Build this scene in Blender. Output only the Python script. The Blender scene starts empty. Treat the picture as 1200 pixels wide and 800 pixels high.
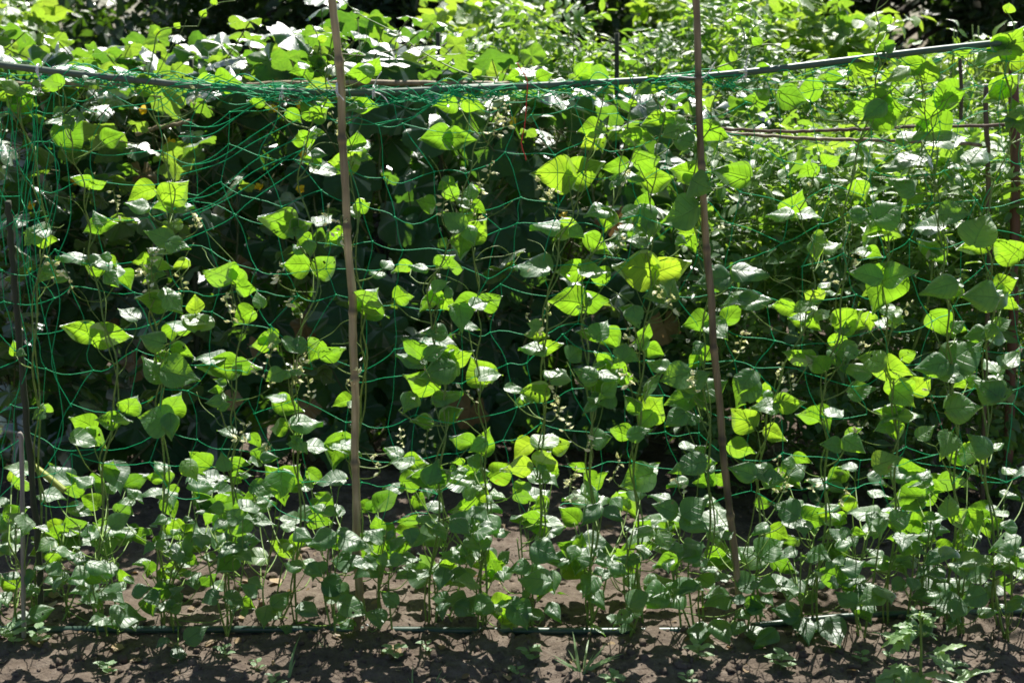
import bpy, math, random
import numpy as np
from mathutils import Vector

rng = np.random.default_rng(11)
random.seed(11)
R = math.radians
sc = bpy.context.scene
col = sc.collection

# ------------------------------------------------------------------ camera
PITCH = R(13.3)
CAM = np.array([0.0, -3.0, 1.478])
FPX = 1470.0
cd = bpy.data.cameras.new('camera')
cd.sensor_width = 36.0
cd.lens = FPX / 1200 * 36
cd.clip_start = 0.05
cd.clip_end = 400
cd.dof.use_dof = True
cd.dof.focus_distance = 3.05
cd.dof.aperture_fstop = 5.0
cam = bpy.data.objects.new('camera', cd)
cam.location = CAM
cam.rotation_euler = (R(90) - PITCH, 0, 0)
col.objects.link(cam)
sc.camera = cam
F = np.array([0, math.cos(PITCH), -math.sin(PITCH)])
U = np.array([0, math.sin(PITCH), math.cos(PITCH)])


def P(px, py, Y=0.0):
    d = F * FPX + np.array([1.0, 0, 0]) * (px - 600) + U * (400 - py)
    t = (Y - CAM[1]) / d[1]
    return CAM + d * t


def scale_at(Y):
    return (Y - CAM[1]) / (FPX * 0.99)      # metres per photograph pixel


# ------------------------------------------------------------------ light
EL, AZ = 63.0, 16.0            # the sun stands behind the row, a little to the right
SUN = np.array([math.sin(R(AZ)) * math.cos(R(EL)), math.cos(R(AZ)) * math.cos(R(EL)), math.sin(R(EL))])
sd = bpy.data.lights.new('sun', 'SUN')
sd.energy = 5.0
sd.angle = R(0.5)
sd.color = (1.0, 0.96, 0.88)
so = bpy.data.objects.new('sun', sd)
so.rotation_euler = Vector(SUN).to_track_quat('Z', 'Y').to_euler()
col.objects.link(so)
w = bpy.data.worlds.new('World')
sc.world = w
w.use_nodes = True
nt = w.node_tree
bg = nt.nodes['Background']
sky = nt.nodes.new('ShaderNodeTexSky')
sky.sky_type = 'NISHITA'
sky.sun_disc = False
sky.sun_elevation = R(EL)
sky.sun_rotation = R(AZ)
nt.links.new(sky.outputs[0], bg.inputs[0])
bg.inputs[1].default_value = 0.056
sc.view_settings.view_transform = 'Standard'
sc.view_settings.look = 'None'
sc.view_settings.gamma = 1.0
sc.view_settings.exposure = 1.06
sc.cycles.max_bounces = 8
sc.cycles.transparent_max_bounces = 6
sc.cycles.filter_width = 1.7


# ------------------------------------------------------------------ materials
class NT:
    def __init__(s, name):
        s.m = bpy.data.materials.new(name)
        s.m.use_nodes = True
        s.t = s.m.node_tree
        s.t.nodes.clear()
        s.out = s.n('ShaderNodeOutputMaterial')

    def n(s, t, **kw):
        x = s.t.nodes.new(t)
        for k, v in kw.items():
            setattr(x, k, v)
        return x

    def l(s, a, b):
        s.t.links.new(a, b)

    def math(s, op, a, b=None, c=None, clamp=False):
        x = s.n('ShaderNodeMath', operation=op, use_clamp=clamp)
        for i, v in enumerate((a, b, c)):
            if v is None:
                continue
            if isinstance(v, (int, float)):
                x.inputs[i].default_value = v
            else:
                s.l(v, x.inputs[i])
        return x.outputs[0]

    def mix(s, fac, a, b, mode='MIX'):
        x = s.n('ShaderNodeMix', data_type='RGBA', blend_type=mode)
        for i, v in ((0, fac), (6, a), (7, b)):
            if isinstance(v, (int, float)):
                x.inputs[i].default_value = v
            elif isinstance(v, tuple):
                x.inputs[i].default_value = (*v[:3], 1)
            else:
                s.l(v, x.inputs[i])
        return x.outputs[2]

    def noise(s, scale, detail=3, rough=0.55, vec=None):
        x = s.n('ShaderNodeTexNoise')
        x.inputs['Scale'].default_value = scale
        x.inputs['Detail'].default_value = detail
        x.inputs['Roughness'].default_value = rough
        if vec is not None:
            s.l(vec, x.inputs['Vector'])
        return x.outputs[0]

    def ramp(s, fac, stops):
        x = s.n('ShaderNodeValToRGB')
        e = x.color_ramp.elements
        while len(e) < len(stops):
            e.new(0.5)
        for i, (p, c) in enumerate(stops):
            e[i].position = p
            e[i].color = (*c, 1)
        s.l(fac, x.inputs[0])
        return x.outputs[0]


def leaf_mat(name, refl, trans, rough=0.38, ior=1.45, nveins=6.0, spots=0.0, gloss=1.0):
    """refl / trans: three colours each, picked by the leaf's own tint"""
    k = NT(name)
    at = k.n('ShaderNodeAttribute', attribute_name='tint')
    tint = at.outputs['Fac']
    uv = k.n('ShaderNodeUVMap')
    sp = k.n('ShaderNodeSeparateXYZ')
    k.l(uv.outputs[0], sp.inputs[0])
    au = k.math('ABSOLUTE', k.math('MULTIPLY_ADD', sp.outputs[0], 2.0, -1.0))
    v = sp.outputs[1]
    mid = k.math('SUBTRACT', 1.0, k.math('DIVIDE', au, 0.06), clamp=True)
    ph = k.math('FRACT', k.math('SUBTRACT', k.math('MULTIPLY', v, nveins), k.math('MULTIPLY', au, 1.6)))
    tri = k.math('ABSOLUTE', k.math('SUBTRACT', ph, 0.5))
    side = k.math('MULTIPLY', k.math('SUBTRACT', 1.0, k.math('DIVIDE', tri, 0.09), clamp=True), 0.55)
    vein = k.math('MAXIMUM', mid, side)
    geo = k.n('ShaderNodeNewGeometry')
    mott = k.noise(55, 4, 0.6, geo.outputs['Position'])
    big = k.noise(9, 2, 0.5, geo.outputs['Position'])
    tt = k.math('ADD', tint, k.math('MULTIPLY_ADD', mott, 0.5, -0.25))
    cr = k.ramp(tt, [(0.0, refl[0]), (0.5, refl[1]), (1.0, refl[2])])
    ct = k.ramp(tt, [(0.0, trans[0]), (0.5, trans[1]), (1.0, trans[2])])
    cr = k.mix(k.math('MULTIPLY', vein, 0.35), cr, tuple(min(1, c * 1.9 + 0.01) for c in refl[1]))
    ct = k.mix(k.math('MULTIPLY', vein, 0.7), ct, tuple(c * 0.45 for c in trans[1]))
    if spots:
        sm = k.math('MULTIPLY', k.math('GREATER_THAN', k.math('MULTIPLY', mott, k.math('ADD', big, 0.5)), 1.0 - spots), 0.7)
        cr = k.mix(sm, cr, (0.17, 0.12, 0.04))
        ct = k.mix(sm, ct, (0.2, 0.11, 0.02))
    bh = k.math('SUBTRACT', k.math('MULTIPLY', mott, 0.8), vein)
    bp = k.n('ShaderNodeBump')
    bp.inputs['Strength'].default_value = 0.55
    bp.inputs['Distance'].default_value = 0.003
    k.l(bh, bp.inputs['Height'])
    df = k.n('ShaderNodeBsdfDiffuse')
    tr = k.n('ShaderNodeBsdfTranslucent')
    k.l(cr, df.inputs[0])
    k.l(ct, tr.inputs[0])
    for x in (df, tr):
        k.l(bp.outputs[0], x.inputs['Normal'])
    ad = k.n('ShaderNodeAddShader')
    k.l(df.outputs[0], ad.inputs[0])
    k.l(tr.outputs[0], ad.inputs[1])
    gl = k.n('ShaderNodeBsdfGlossy')
    gl.inputs['Roughness'].default_value = rough
    gl.inputs[0].default_value = (1, 1, 1, 1)
    k.l(bp.outputs[0], gl.inputs['Normal'])
    fr = k.n('ShaderNodeFresnel')
    fr.inputs[0].default_value = ior
    # the waxy upper face shines, the downy underside hardly
    face = k.math('SUBTRACT', 1.0, k.math('MULTIPLY', geo.outputs['Backfacing'], 0.75))
    fac = k.math('MULTIPLY', k.math('MULTIPLY', fr.outputs[0], gloss), face, clamp=True)
    mx = k.n('ShaderNodeMixShader')
    k.l(fac, mx.inputs[0])
    k.l(ad.outputs[0], mx.inputs[1])
    k.l(gl.outputs[0], mx.inputs[2])
    k.l(mx.outputs[0], k.out.inputs[0])
    return k.m


def plain(name, c1, c2, rough=0.6, scale=30, stretch=None, bump=0.2, spec=0.5, detail=4):
    k = NT(name)
    tc = k.n('ShaderNodeTexCoord')
    vec = tc.outputs['Object']
    if stretch:
        mp = k.n('ShaderNodeMapping')
        mp.inputs['Scale'].default_value = stretch
        k.l(vec, mp.inputs[0])
        vec = mp.outputs[0]
    n = k.noise(scale, detail, 0.6, vec)
    c = k.ramp(n, [(0.3, c1), (0.7, c2)])
    b = k.n('ShaderNodeBsdfPrincipled')
    k.l(c, b.inputs['Base Color'])
    b.inputs['Roughness'].default_value = rough
    b.inputs['Specular IOR Level'].default_value = spec
    bp = k.n('ShaderNodeBump')
    bp.inputs['Strength'].default_value = bump
    bp.inputs['Distance'].default_value = 0.003
    k.l(n, bp.inputs['Height'])
    k.l(bp.outputs[0], b.inputs['Normal'])
    k.l(b.outputs[0], k.out.inputs[0])
    return k.m


M = {}
M['bean'] = leaf_mat('bean_leaf', [(0.012, 0.043, 0.017), (0.018, 0.058, 0.018), (0.04, 0.082, 0.02)],
                     [(0.08, 0.2, 0.010), (0.18, 0.36, 0.012), (0.3, 0.43, 0.02)], rough=0.48, ior=1.45, spots=0.2, gloss=1.2)
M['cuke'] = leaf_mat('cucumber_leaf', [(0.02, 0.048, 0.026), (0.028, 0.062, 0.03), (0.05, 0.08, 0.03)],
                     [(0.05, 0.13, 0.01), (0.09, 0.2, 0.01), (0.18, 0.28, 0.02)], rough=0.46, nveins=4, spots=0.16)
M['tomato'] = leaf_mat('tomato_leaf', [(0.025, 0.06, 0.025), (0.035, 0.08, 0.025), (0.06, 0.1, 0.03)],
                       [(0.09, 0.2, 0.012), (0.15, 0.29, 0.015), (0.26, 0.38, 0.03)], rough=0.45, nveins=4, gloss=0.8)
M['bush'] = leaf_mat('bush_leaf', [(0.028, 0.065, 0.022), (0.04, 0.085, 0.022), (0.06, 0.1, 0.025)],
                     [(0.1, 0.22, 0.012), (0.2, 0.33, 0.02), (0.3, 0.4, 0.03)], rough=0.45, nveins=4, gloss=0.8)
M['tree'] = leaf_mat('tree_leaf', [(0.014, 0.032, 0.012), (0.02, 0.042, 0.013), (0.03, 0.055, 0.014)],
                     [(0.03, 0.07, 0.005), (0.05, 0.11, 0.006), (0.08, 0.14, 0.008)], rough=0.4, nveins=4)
M['weed'] = leaf_mat('weed_leaf', [(0.07, 0.13, 0.06), (0.1, 0.17, 0.075), (0.14, 0.21, 0.09)],
                     [(0.13, 0.25, 0.02), (0.18, 0.32, 0.03), (0.26, 0.38, 0.04)], rough=0.42, nveins=5)
M['dead'] = leaf_mat('dry_leaf', [(0.1, 0.065, 0.03), (0.17, 0.115, 0.055), (0.26, 0.19, 0.1)],
                     [(0.05, 0.03, 0.01), (0.1, 0.06, 0.02), (0.16, 0.1, 0.04)], rough=0.6, gloss=0.5)
M['stem'] = plain('bean_stem', (0.09, 0.18, 0.03), (0.19, 0.28, 0.05), 0.5, 60)
M['cukestem'] = plain('cucumber_stem', (0.07, 0.1, 0.03), (0.15, 0.14, 0.06), 0.6, 40)
M['bark'] = plain('bark', (0.03, 0.024, 0.018), (0.07, 0.055, 0.04), 0.9, 22, (1, 1, 0.25), 0.8)
M['bamboo'] = plain('bamboo', (0.24, 0.18, 0.085), (0.56, 0.45, 0.25), 0.5, 26, (3, 3, 0.25), 0.15)
M['bamboo_dark'] = plain('weathered_bamboo', (0.13, 0.098, 0.05), (0.36, 0.28, 0.155), 0.6, 26, (3, 3, 0.25), 0.2)
for nm in ('bamboo', 'bamboo_dark'):
    nt_ = M[nm].node_tree
    at_ = nt_.nodes.new('ShaderNodeAttribute')
    at_.attribute_name = 'tint'
    mr_ = nt_.nodes.new('ShaderNodeMapRange')
    mr_.inputs[3].default_value = 0.3
    mr_.inputs[4].default_value = 1.35
    nt_.links.new(at_.outputs['Fac'], mr_.inputs[0])
    bs_ = next(n for n in nt_.nodes if n.type == 'BSDF_PRINCIPLED')
    src_ = bs_.inputs['Base Color'].links[0].from_socket
    vm_ = nt_.nodes.new('ShaderNodeVectorMath')
    vm_.operation = 'SCALE'
    nt_.links.new(src_, vm_.inputs[0])
    nt_.links.new(mr_.outputs[0], vm_.inputs['Scale'])
    nt_.links.new(vm_.outputs[0], bs_.inputs['Base Color'])
M['wood'] = plain('old_stake_wood', (0.022, 0.03, 0.016), (0.05, 0.058, 0.03), 0.8, 30, (3, 3, 0.2), 0.4)
M['wood2'] = plain('brown_stick', (0.08, 0.055, 0.035), (0.17, 0.12, 0.08), 0.8, 30, (3, 3, 0.2), 0.3)
M['palewood'] = plain('grey_stake_wood', (0.17, 0.15, 0.13), (0.33, 0.3, 0.27), 0.7, 30, (3, 3, 0.2), 0.3)
M['redwood'] = plain('red_brown_stake', (0.08, 0.035, 0.022), (0.17, 0.075, 0.045), 0.6, 30, (3, 3, 0.2), 0.3)
M['pipe'] = plain('green_coated_pipe', (0.04, 0.09, 0.055), (0.07, 0.13, 0.085), 0.4, 40, None, 0.1)
M['pipegrey'] = plain('grey_green_pipe', (0.06, 0.095, 0.065), (0.11, 0.145, 0.105), 0.4, 40, None, 0.1)
M['net'] = plain('green_net_cord', (0.0, 0.3, 0.1), (0.004, 0.46, 0.17), 0.5, 200, None, 0.2, 0.3)
M['hose'] = plain('dark_green_hose', (0.018, 0.045, 0.03), (0.035, 0.07, 0.05), 0.35, 40, None, 0.1)
M['red'] = plain('red_string', (0.5, 0.02, 0.02), (0.65, 0.05, 0.04), 0.5, 100)
M['white'] = plain('white_tie', (0.7, 0.7, 0.7), (0.82, 0.82, 0.8), 0.4, 100)
M['petal'] = leaf_mat('bean_petal', [(0.5, 0.52, 0.25), (0.7, 0.68, 0.42), (0.78, 0.75, 0.58)],
                      [(0.22, 0.24, 0.08), (0.26, 0.26, 0.13), (0.24, 0.24, 0.17)], rough=0.6, gloss=0.4)
M['yellow'] = leaf_mat('cucumber_petal', [(0.62, 0.36, 0.01), (0.72, 0.48, 0.015), (0.75, 0.55, 0.03)],
                       [(0.2, 0.12, 0.0), (0.22, 0.15, 0.0), (0.24, 0.18, 0.0)], rough=0.6, gloss=0.4)
M['fruit'] = plain('cane', (0.2, 0.25, 0.03), (0.33, 0.36, 0.06), 0.5, 40)


def soil_mat():
    k = NT('soil')
    geo = k.n('ShaderNodeNewGeometry')
    p = geo.outputs['Position']
    a = k.noise(3.0, 5, 0.6, p)
    b = k.noise(38, 6, 0.7, p)
    c = k.noise(190, 4, 0.6, p)
    f = k.math('ADD', k.math('MULTIPLY', a, 0.45), k.math('MULTIPLY', b, 0.55))
    cc = k.ramp(f, [(0.3, (0.06, 0.046, 0.035)), (0.5, (0.125, 0.098, 0.077)), (0.68, (0.225, 0.187, 0.152))])
    cc = k.mix(k.math('MULTIPLY', c, 0.5), cc, k.mix(0.5, cc, (0.06, 0.045, 0.035)))
    bs = k.n('ShaderNodeBsdfPrincipled')
    k.l(cc, bs.inputs['Base Color'])
    bs.inputs['Roughness'].default_value = 0.95
    bs.inputs['Specular IOR Level'].default_value = 0.15
    h = k.math('ADD', k.math('MULTIPLY', b, 1.0), k.math('MULTIPLY', c, 0.45))
    bp = k.n('ShaderNodeBump')
    bp.inputs['Strength'].default_value = 0.8
    bp.inputs['Distance'].default_value = 0.012
    k.l(h, bp.inputs['Height'])
    k.l(bp.outputs[0], bs.inputs['Normal'])
    k.l(bs.outputs[0], k.out.inputs[0])
    return k.m


M['soil'] = soil_mat()


# ------------------------------------------------------------------ mesh collection
class MB:
    def __init__(s):
        s.v, s.f, s.uv, s.t = [], [], [], []
        s.n = 0

    def add(s, v, f, uv=None, t=0.5):
        v = np.asarray(v, float).reshape(-1, 3)
        f = np.asarray(f, int).reshape(-1, 4)
        s.v.append(v)
        s.f.append(f + s.n)
        s.uv.append(np.zeros((len(v), 2)) if uv is None else uv)
        s.t.append(np.full(len(v), t) if np.isscalar(t) else t)
        s.n += len(v)

    def build(s, name, mat, parent=None, origin=None, smooth=True):
        me = bpy.data.meshes.new(name)
        v = np.concatenate(s.v)
        f = np.concatenate(s.f)
        uv = np.concatenate(s.uv)
        t = np.concatenate(s.t)
        o = bpy.data.objects.new(name, me)
        if parent is not None:
            v = v - np.array(parent.location)
            o.parent = parent
        elif origin is not None:
            v = v - np.asarray(origin)
            o.location = origin
        me.vertices.add(len(v))
        me.vertices.foreach_set('co', v.ravel())
        tri = f[:, 3] == f[:, 2]
        cnt = np.where(tri, 3, 4)
        starts = np.concatenate([[0], np.cumsum(cnt)[:-1]])
        keep = np.ones((len(f), 4), bool)
        keep[tri, 3] = False
        loops = f[keep]
        me.loops.add(len(loops))
        me.loops.foreach_set('vertex_index', loops.astype(np.int32))
        me.polygons.add(len(f))
        me.polygons.foreach_set('loop_start', starts.astype(np.int32))
        me.polygons.foreach_set('loop_total', cnt.astype(np.int32))
        me.update(calc_edges=True)
        if smooth:
            me.polygons.foreach_set('use_smooth', np.ones(len(f), bool))
        u = me.uv_layers.new(name='UVMap')
        u.data.foreach_set('uv', uv[loops].astype(np.float32).ravel())
        a = me.attributes.new('tint', 'FLOAT', 'POINT')
        a.data.foreach_set('value', t.astype(np.float32))
        me.materials.append(mat)
        me.validate()
        col.objects.link(o)
        return o


def nrm(a):
    a = np.asarray(a, float)
    return a / (np.linalg.norm(a, axis=-1, keepdims=True) + 1e-12)


def smooth_path(pts, sub=5):
    p = np.asarray(pts, float)
    if len(p) < 3:
        t = np.linspace(0, 1, sub + 1)[:, None]
        return p[0] * (1 - t) + p[-1] * t
    q = np.vstack([2 * p[0] - p[1], p, 2 * p[-1] - p[-2]])
    out = []
    for i in range(1, len(q) - 2):
        for k in range(sub):
            t = k / sub
            a, b, c, d = q[i - 1], q[i], q[i + 1], q[i + 2]
            out.append(0.5 * (2 * b + (c - a) * t + (2 * a - 5 * b + 4 * c - d) * t * t + (3 * b - a - 3 * c + d) * t ** 3))
    out.append(p[-1])
    return np.array(out)


def tube(mb, pts, r, sides=6, t=0.5, cap=True):
    pts = np.asarray(pts, float)
    n = len(pts)
    r = np.full(n, r) if np.isscalar(r) else np.asarray(r, float)
    tan = nrm(np.gradient(pts, axis=0))
    ref = np.array([0.31, 0.95, 0.05])
    if abs(np.dot(tan.mean(0), ref)) > 0.9:
        ref = np.array([0, 0.1, 1.0])
    A = nrm(np.cross(tan, ref))
    B = np.cross(tan, A)
    an = np.linspace(0, 2 * math.pi, sides, endpoint=False)
    ring = pts[:, None] + r[:, None, None] * (A[:, None] * np.cos(an)[None, :, None] + B[:, None] * np.sin(an)[None, :, None])
    v = ring.reshape(-1, 3)
    i = np.arange(n - 1)[:, None] * sides
    j = np.arange(sides)[None]
    j2 = (j + 1) % sides
    f = np.stack([i + j, i + j2, i + sides + j2, i + sides + j], -1).reshape(-1, 4)
    v = list(v)
    f = list(f)
    if cap:
        for base, c in ((0, pts[0]), ((n - 1) * sides, pts[-1])):
            v.append(c)
            ci = len(v) - 1
            for k in range(sides):
                a, b = base + k, base + (k + 1) % sides
                f.append([ci, a, b, b] if base else [ci, b, a, a])
    mb.add(np.array(v), np.array(f), None, t)


# ---- leaf templates: (verts, faces, uv) in leaf space: x across, y along, z up from the blade
def leaflet_template(seed, prof, halfw, L=6, W=4, fold=0.18, droop=0.25, wave=0.03, pleat=0.0, spread=0.0, holes=0):
    g = np.random.default_rng(seed)
    halfw = halfw * (1 + spread * g.uniform(-1, 1))
    curl = g.uniform(-.15, .5) if spread else 0.0
    tt = np.linspace(0, 1, L + 1)
    ps = np.array(prof)
    wv = np.interp(tt, ps[:, 0], ps[:, 1]) * halfw
    a = np.linspace(-1, 1, W + 1)
    skew = g.normal(0, 0.06)
    fo = fold * g.uniform(0.4, 1.4)
    dr = droop * g.uniform(0.1, 1.6)
    ph = g.uniform(0, 6.28, 3)
    V, UV = [], []
    for i, t in enumerate(tt):
        for b in a:
            x = b * wv[i] * (1 + skew * np.sign(b))
            z = fo * abs(x) - dr * t * t * 0.6 + wave * math.sin(9 * t + ph[0] + 2.5 * b) * abs(b) + 0.02 * math.sin(5 * t + ph[1])
            z += pleat * math.cos(2 * math.pi * (6 * t - 1.6 * abs(b))) * (1 - abs(2 * abs(b) - 1)) - curl * max(0, abs(b) - .55) ** 1.5
            y = t - 0.05 * abs(b) * (1 - t)
            V.append((x + 0.04 * math.sin(3 * t + ph[2]) * t, y, z))
            UV.append((0.5 + 0.5 * b, t))
    f = [[i * (W + 1) + j, i * (W + 1) + j + 1, (i + 1) * (W + 1) + j + 1, (i + 1) * (W + 1) + j] for i in range(L) for j in range(W)]
    if holes:
        drop = set(g.choice(np.arange(W, len(f) - W), holes, replace=False))
        f = [q for m, q in enumerate(f) if m not in drop]
    return np.array(V), np.array(f), np.array(UV)


OVATE = [(0, .16), (.05, .5), (.12, .74), (.22, .93), (.34, 1), (.48, .9), (.6, .72), (.73, .46), (.83, .25), (.92, .1), (1, .01)]
LANCE = [(0, .1), (.1, .45), (.25, .85), (.4, 1), (.6, .85), (.8, .48), (.92, .2), (1, .02)]
ROUND = [(0, .15), (.08, .5), (.25, .88), (.45, 1), (.65, .9), (.82, .62), (.94, .28), (1, .03)]
T_BEAN = [leaflet_template(i, OVATE, 0.42, 14, 8, 0.21, 0.36, 0.05, 0.018, 0.17, (0, 0, 1, 0, 2, 0, 0)[i % 7]) for i in range(20)]
T_SMALL = [leaflet_template(40 + i, LANCE, 0.27, 4, 2, 0.3, 0.35, 0.03) for i in range(8)]
T_ROUND = [leaflet_template(60 + i, ROUND, 0.36, 4, 2, 0.25, 0.3, 0.03) for i in range(8)]
T_TREE = [leaflet_template(80 + i, ROUND, 0.34, 2, 2, 0.3, 0.3, 0.0) for i in range(6)]
T_WEED = [leaflet_template(100 + i, [(0, .12), (.1, .25), (.18, .8), (.26, .4), (.38, 1), (.5, .45), (.62, .8), (.75, .32), (.85, .4), (1, .02)], 0.27, 16, 4, 0.25, 0.35, 0.03) for i in range(6)]
T_STRAP = [leaflet_template(120 + i, [(0, .7), (.3, 1), (.7, .7), (1, .03)], 0.035, 7, 2, 0.4, 0.9, 0.0) for i in range(6)]
T_PETAL = [leaflet_template(140 + i, ROUND, 0.42, 3, 2, 0.5, 0.5, 0.0) for i in range(5)]


def palm_template(seed, lobes=5, depth=0.2, NA=30, NR=4):
    g = np.random.default_rng(seed)
    V, UV, f = [], [], []
    ph = g.uniform(0, 6.28, 3)
    for k in range(NR + 1):
        r = k / NR
        for i in range(NA):
            th = -math.pi * 0.93 + 2 * math.pi * 0.93 * i / (NA - 1)       # 0 = tip direction
            lob = 0.5 + 0.5 * math.cos(th * lobes / 1.0 * 0.93)
            R0 = (0.42 + 0.17 * math.cos(th * 0.5) ** 2) * (1 - depth + depth * lob) + 0.016 * math.sin(th * 23 + ph[2]) + 0.012 * math.sin(th * 11)
            x = math.sin(th) * R0 * r * 1.12
            y = math.cos(th) * R0 * r + 0.1
            z = -0.28 * r * r * R0 + 0.035 * r * math.sin(th * 5 + ph[0]) + 0.05 * r * math.cos(th * lobes * 0.93) + 0.02 * r * math.sin(th * 9 + ph[1])
            V.append((x, y, z))
            UV.append((0.5 + 0.5 * abs(math.sin(th * lobes * 0.465)), r))
    for k in range(NR):
        for i in range(NA - 1):
            a = k * NA + i
            f.append([a, a + NA, a + NA + 1, a + 1])
    return np.array(V), np.array(f), np.array(UV)


T_PALM = [palm_template(200 + i, depth=0.16 + 0.06 * (i % 4), NA=46) for i in range(10)]


def add_leaves(mb, templ, base, dirs, norms, size, tint, wid=1.0):
    """place many leaves; base is the leaf's foot, dirs the way it points, norms its upper face"""
    base, dirs, norms = (np.atleast_2d(np.asarray(a, float)) for a in (base, dirs, norms))
    n = len(base)
    size = np.broadcast_to(size, (n,))
    tint = np.broadcast_to(tint, (n,))
    N = nrm(norms)
    Yv = nrm(dirs - N * (dirs * N).sum(1, keepdims=True))
    X = np.cross(Yv, N)
    which = rng.integers(0, len(templ), n)
    for k in range(len(templ)):
        sel = np.where(which == k)[0]
        if not len(sel):
            continue
        tv, tf, tuv = templ[k]
        w_ = np.broadcast_to(wid, (n,))[sel] * rng.uniform(0.88, 1.1, len(sel))
        V = base[sel][:, None] + size[sel][:, None, None] * (
            (tv[None, :, 0] * w_[:, None])[..., None] * X[sel][:, None] + tv[None, :, 1, None] * Yv[sel][:, None] + tv[None, :, 2, None] * N[sel][:, None])
        nv = len(tv)
        fo = (tf[None] + (np.arange(len(sel)) * nv)[:, None, None]).reshape(-1, 4)
        mb.add(V.reshape(-1, 3), fo, np.tile(tuv, (len(sel), 1)), np.repeat(tint[sel], nv))


def thing(name, label, cat, loc, group=None):
    o = bpy.data.objects.new(name, None)
    o.location = loc
    o.empty_display_size = 0.1
    col.objects.link(o)
    return tag(o, label, cat, group)


def tag(o, label, cat, group=None, kind=None):
    if label:
        o['label'] = label
    if cat:
        o['category'] = cat
    if group:
        o['group'] = group
    if kind:
        o['kind'] = kind
    return o


# ------------------------------------------------------------------ ground
def vnoise(x, y, f, seed):
    g = np.random.default_rng(seed)
    T = g.random((256, 256))
    X, Y = x * f, y * f
    xi, yi = np.floor(X).astype(int), np.floor(Y).astype(int)
    a, b = X - xi, Y - yi
    a, b = a * a * (3 - 2 * a), b * b * (3 - 2 * b)
    t = lambda i, j: T[i % 256, j % 256]
    return t(xi, yi) * (1 - a) * (1 - b) + t(xi + 1, yi) * a * (1 - b) + t(xi, yi + 1) * (1 - a) * b + t(xi + 1, yi + 1) * a * b - 0.5


def ground_h(x, y):
    x, y = np.asarray(x, float), np.asarray(y, float)
    h = 0.032 * vnoise(x, y, 5, 1) + 0.02 * vnoise(x, y, 14, 2) + 0.014 * vnoise(x, y, 31, 3) + 0.013 * vnoise(x, y, 70, 4)
    bed = 0.025 * np.exp(-((y - 0.12) / 0.22) ** 2)
    rough = 0.55 + 0.9 * np.clip(vnoise(x, y, 2.2, 5) + 0.3, 0, 1)
    return h * rough + bed - 0.02


def build_ground():
    xs = np.concatenate([[-200, -60, -25, -12, -6, -3.4], np.linspace(-2.2, 2.2, 441), [3.4, 6, 12, 25, 60, 200]])
    ys = np.concatenate([[-60, -20, -8, -4, -2, -1.2], np.linspace(-0.75, 2.2, 296), np.linspace(2.4, 6, 19), [8, 12, 20, 40, 90, 250]])
    X, Y = np.meshgrid(xs, ys)
    Z = ground_h(X, Y)
    nx, ny = len(xs), len(ys)
    V = np.stack([X, Y, Z], -1).reshape(-1, 3)
    i = np.arange(ny - 1)[:, None] * nx
    j = np.arange(nx - 1)[None]
    f = np.stack([i + j, i + j + 1, i + nx + j + 1, i + nx + j], -1).reshape(-1, 4)
    mb = MB()
    mb.add(V, f)
    o = mb.build('ground', M['soil'])
    tag(o, 'bare grey brown garden soil with crumbly clods', 'ground', None, 'structure')
    # clods lying on it
    mb = MB()
    ico_v = nrm(np.array([(x, y, z) for x in (-1, 0, 1) for y in (-1, 0, 1) for z in (-1, 0, 1) if (x, y, z) != (0, 0, 0)], float))
    import bmesh
    bm = bmesh.new()
    bmesh.ops.create_icosphere(bm, subdivisions=2, radius=1)
    bv = np.array([v.co[:] for v in bm.verts])
    bf = np.array([[v.index for v in f.verts] + [f.verts[2].index] for f in bm.faces])
    bm.free()
    for k in range(7500):
        x = rng.uniform(-1.7, 1.7)
        y = rng.uniform(-0.5, 1.5) if k % 3 else rng.uniform(-0.5, 0.1)
        s = 0.0018 + 0.010 * rng.random() ** 6
        d = 1 + 0.22 * np.sin(bv @ rng.normal(0, 2.5, 3) + rng.uniform(0, 6)) + 0.12 * np.sin(bv @ rng.normal(0, 5, 3))
        v = bv * d[:, None] * s * rng.uniform(0.7, 1.3, 3) + (x, y, float(ground_h(x, y)) + s * 0.25)
        mb.add(v, bf)
    o = mb.build('soil_crumbs', M['soil'])
    tag(o, 'loose crumbs and small clods of dry soil', 'soil crumbs', None, 'stuff')
    mb = MB()
    n = 420
    x, y = rng.uniform(-1.6, 1.6, n), rng.uniform(-.5, .9, n)
    b = np.stack([x, y, ground_h(x, y) + .004], 1)
    add_leaves(mb, T_ROUND + T_STRAP, b, rng.normal(0, 1, (n, 3)) * (1, 1, .15), rng.normal(0, .25, (n, 3)) + (0, 0, 1), rng.uniform(.012, .045, n), rng.random(n))
    o = mb.build('leaf_litter', M['dead'])
    tag(o, 'dry leaf scraps and straw scattered on the soil', 'leaf litter', None, 'stuff')


build_ground()


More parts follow.
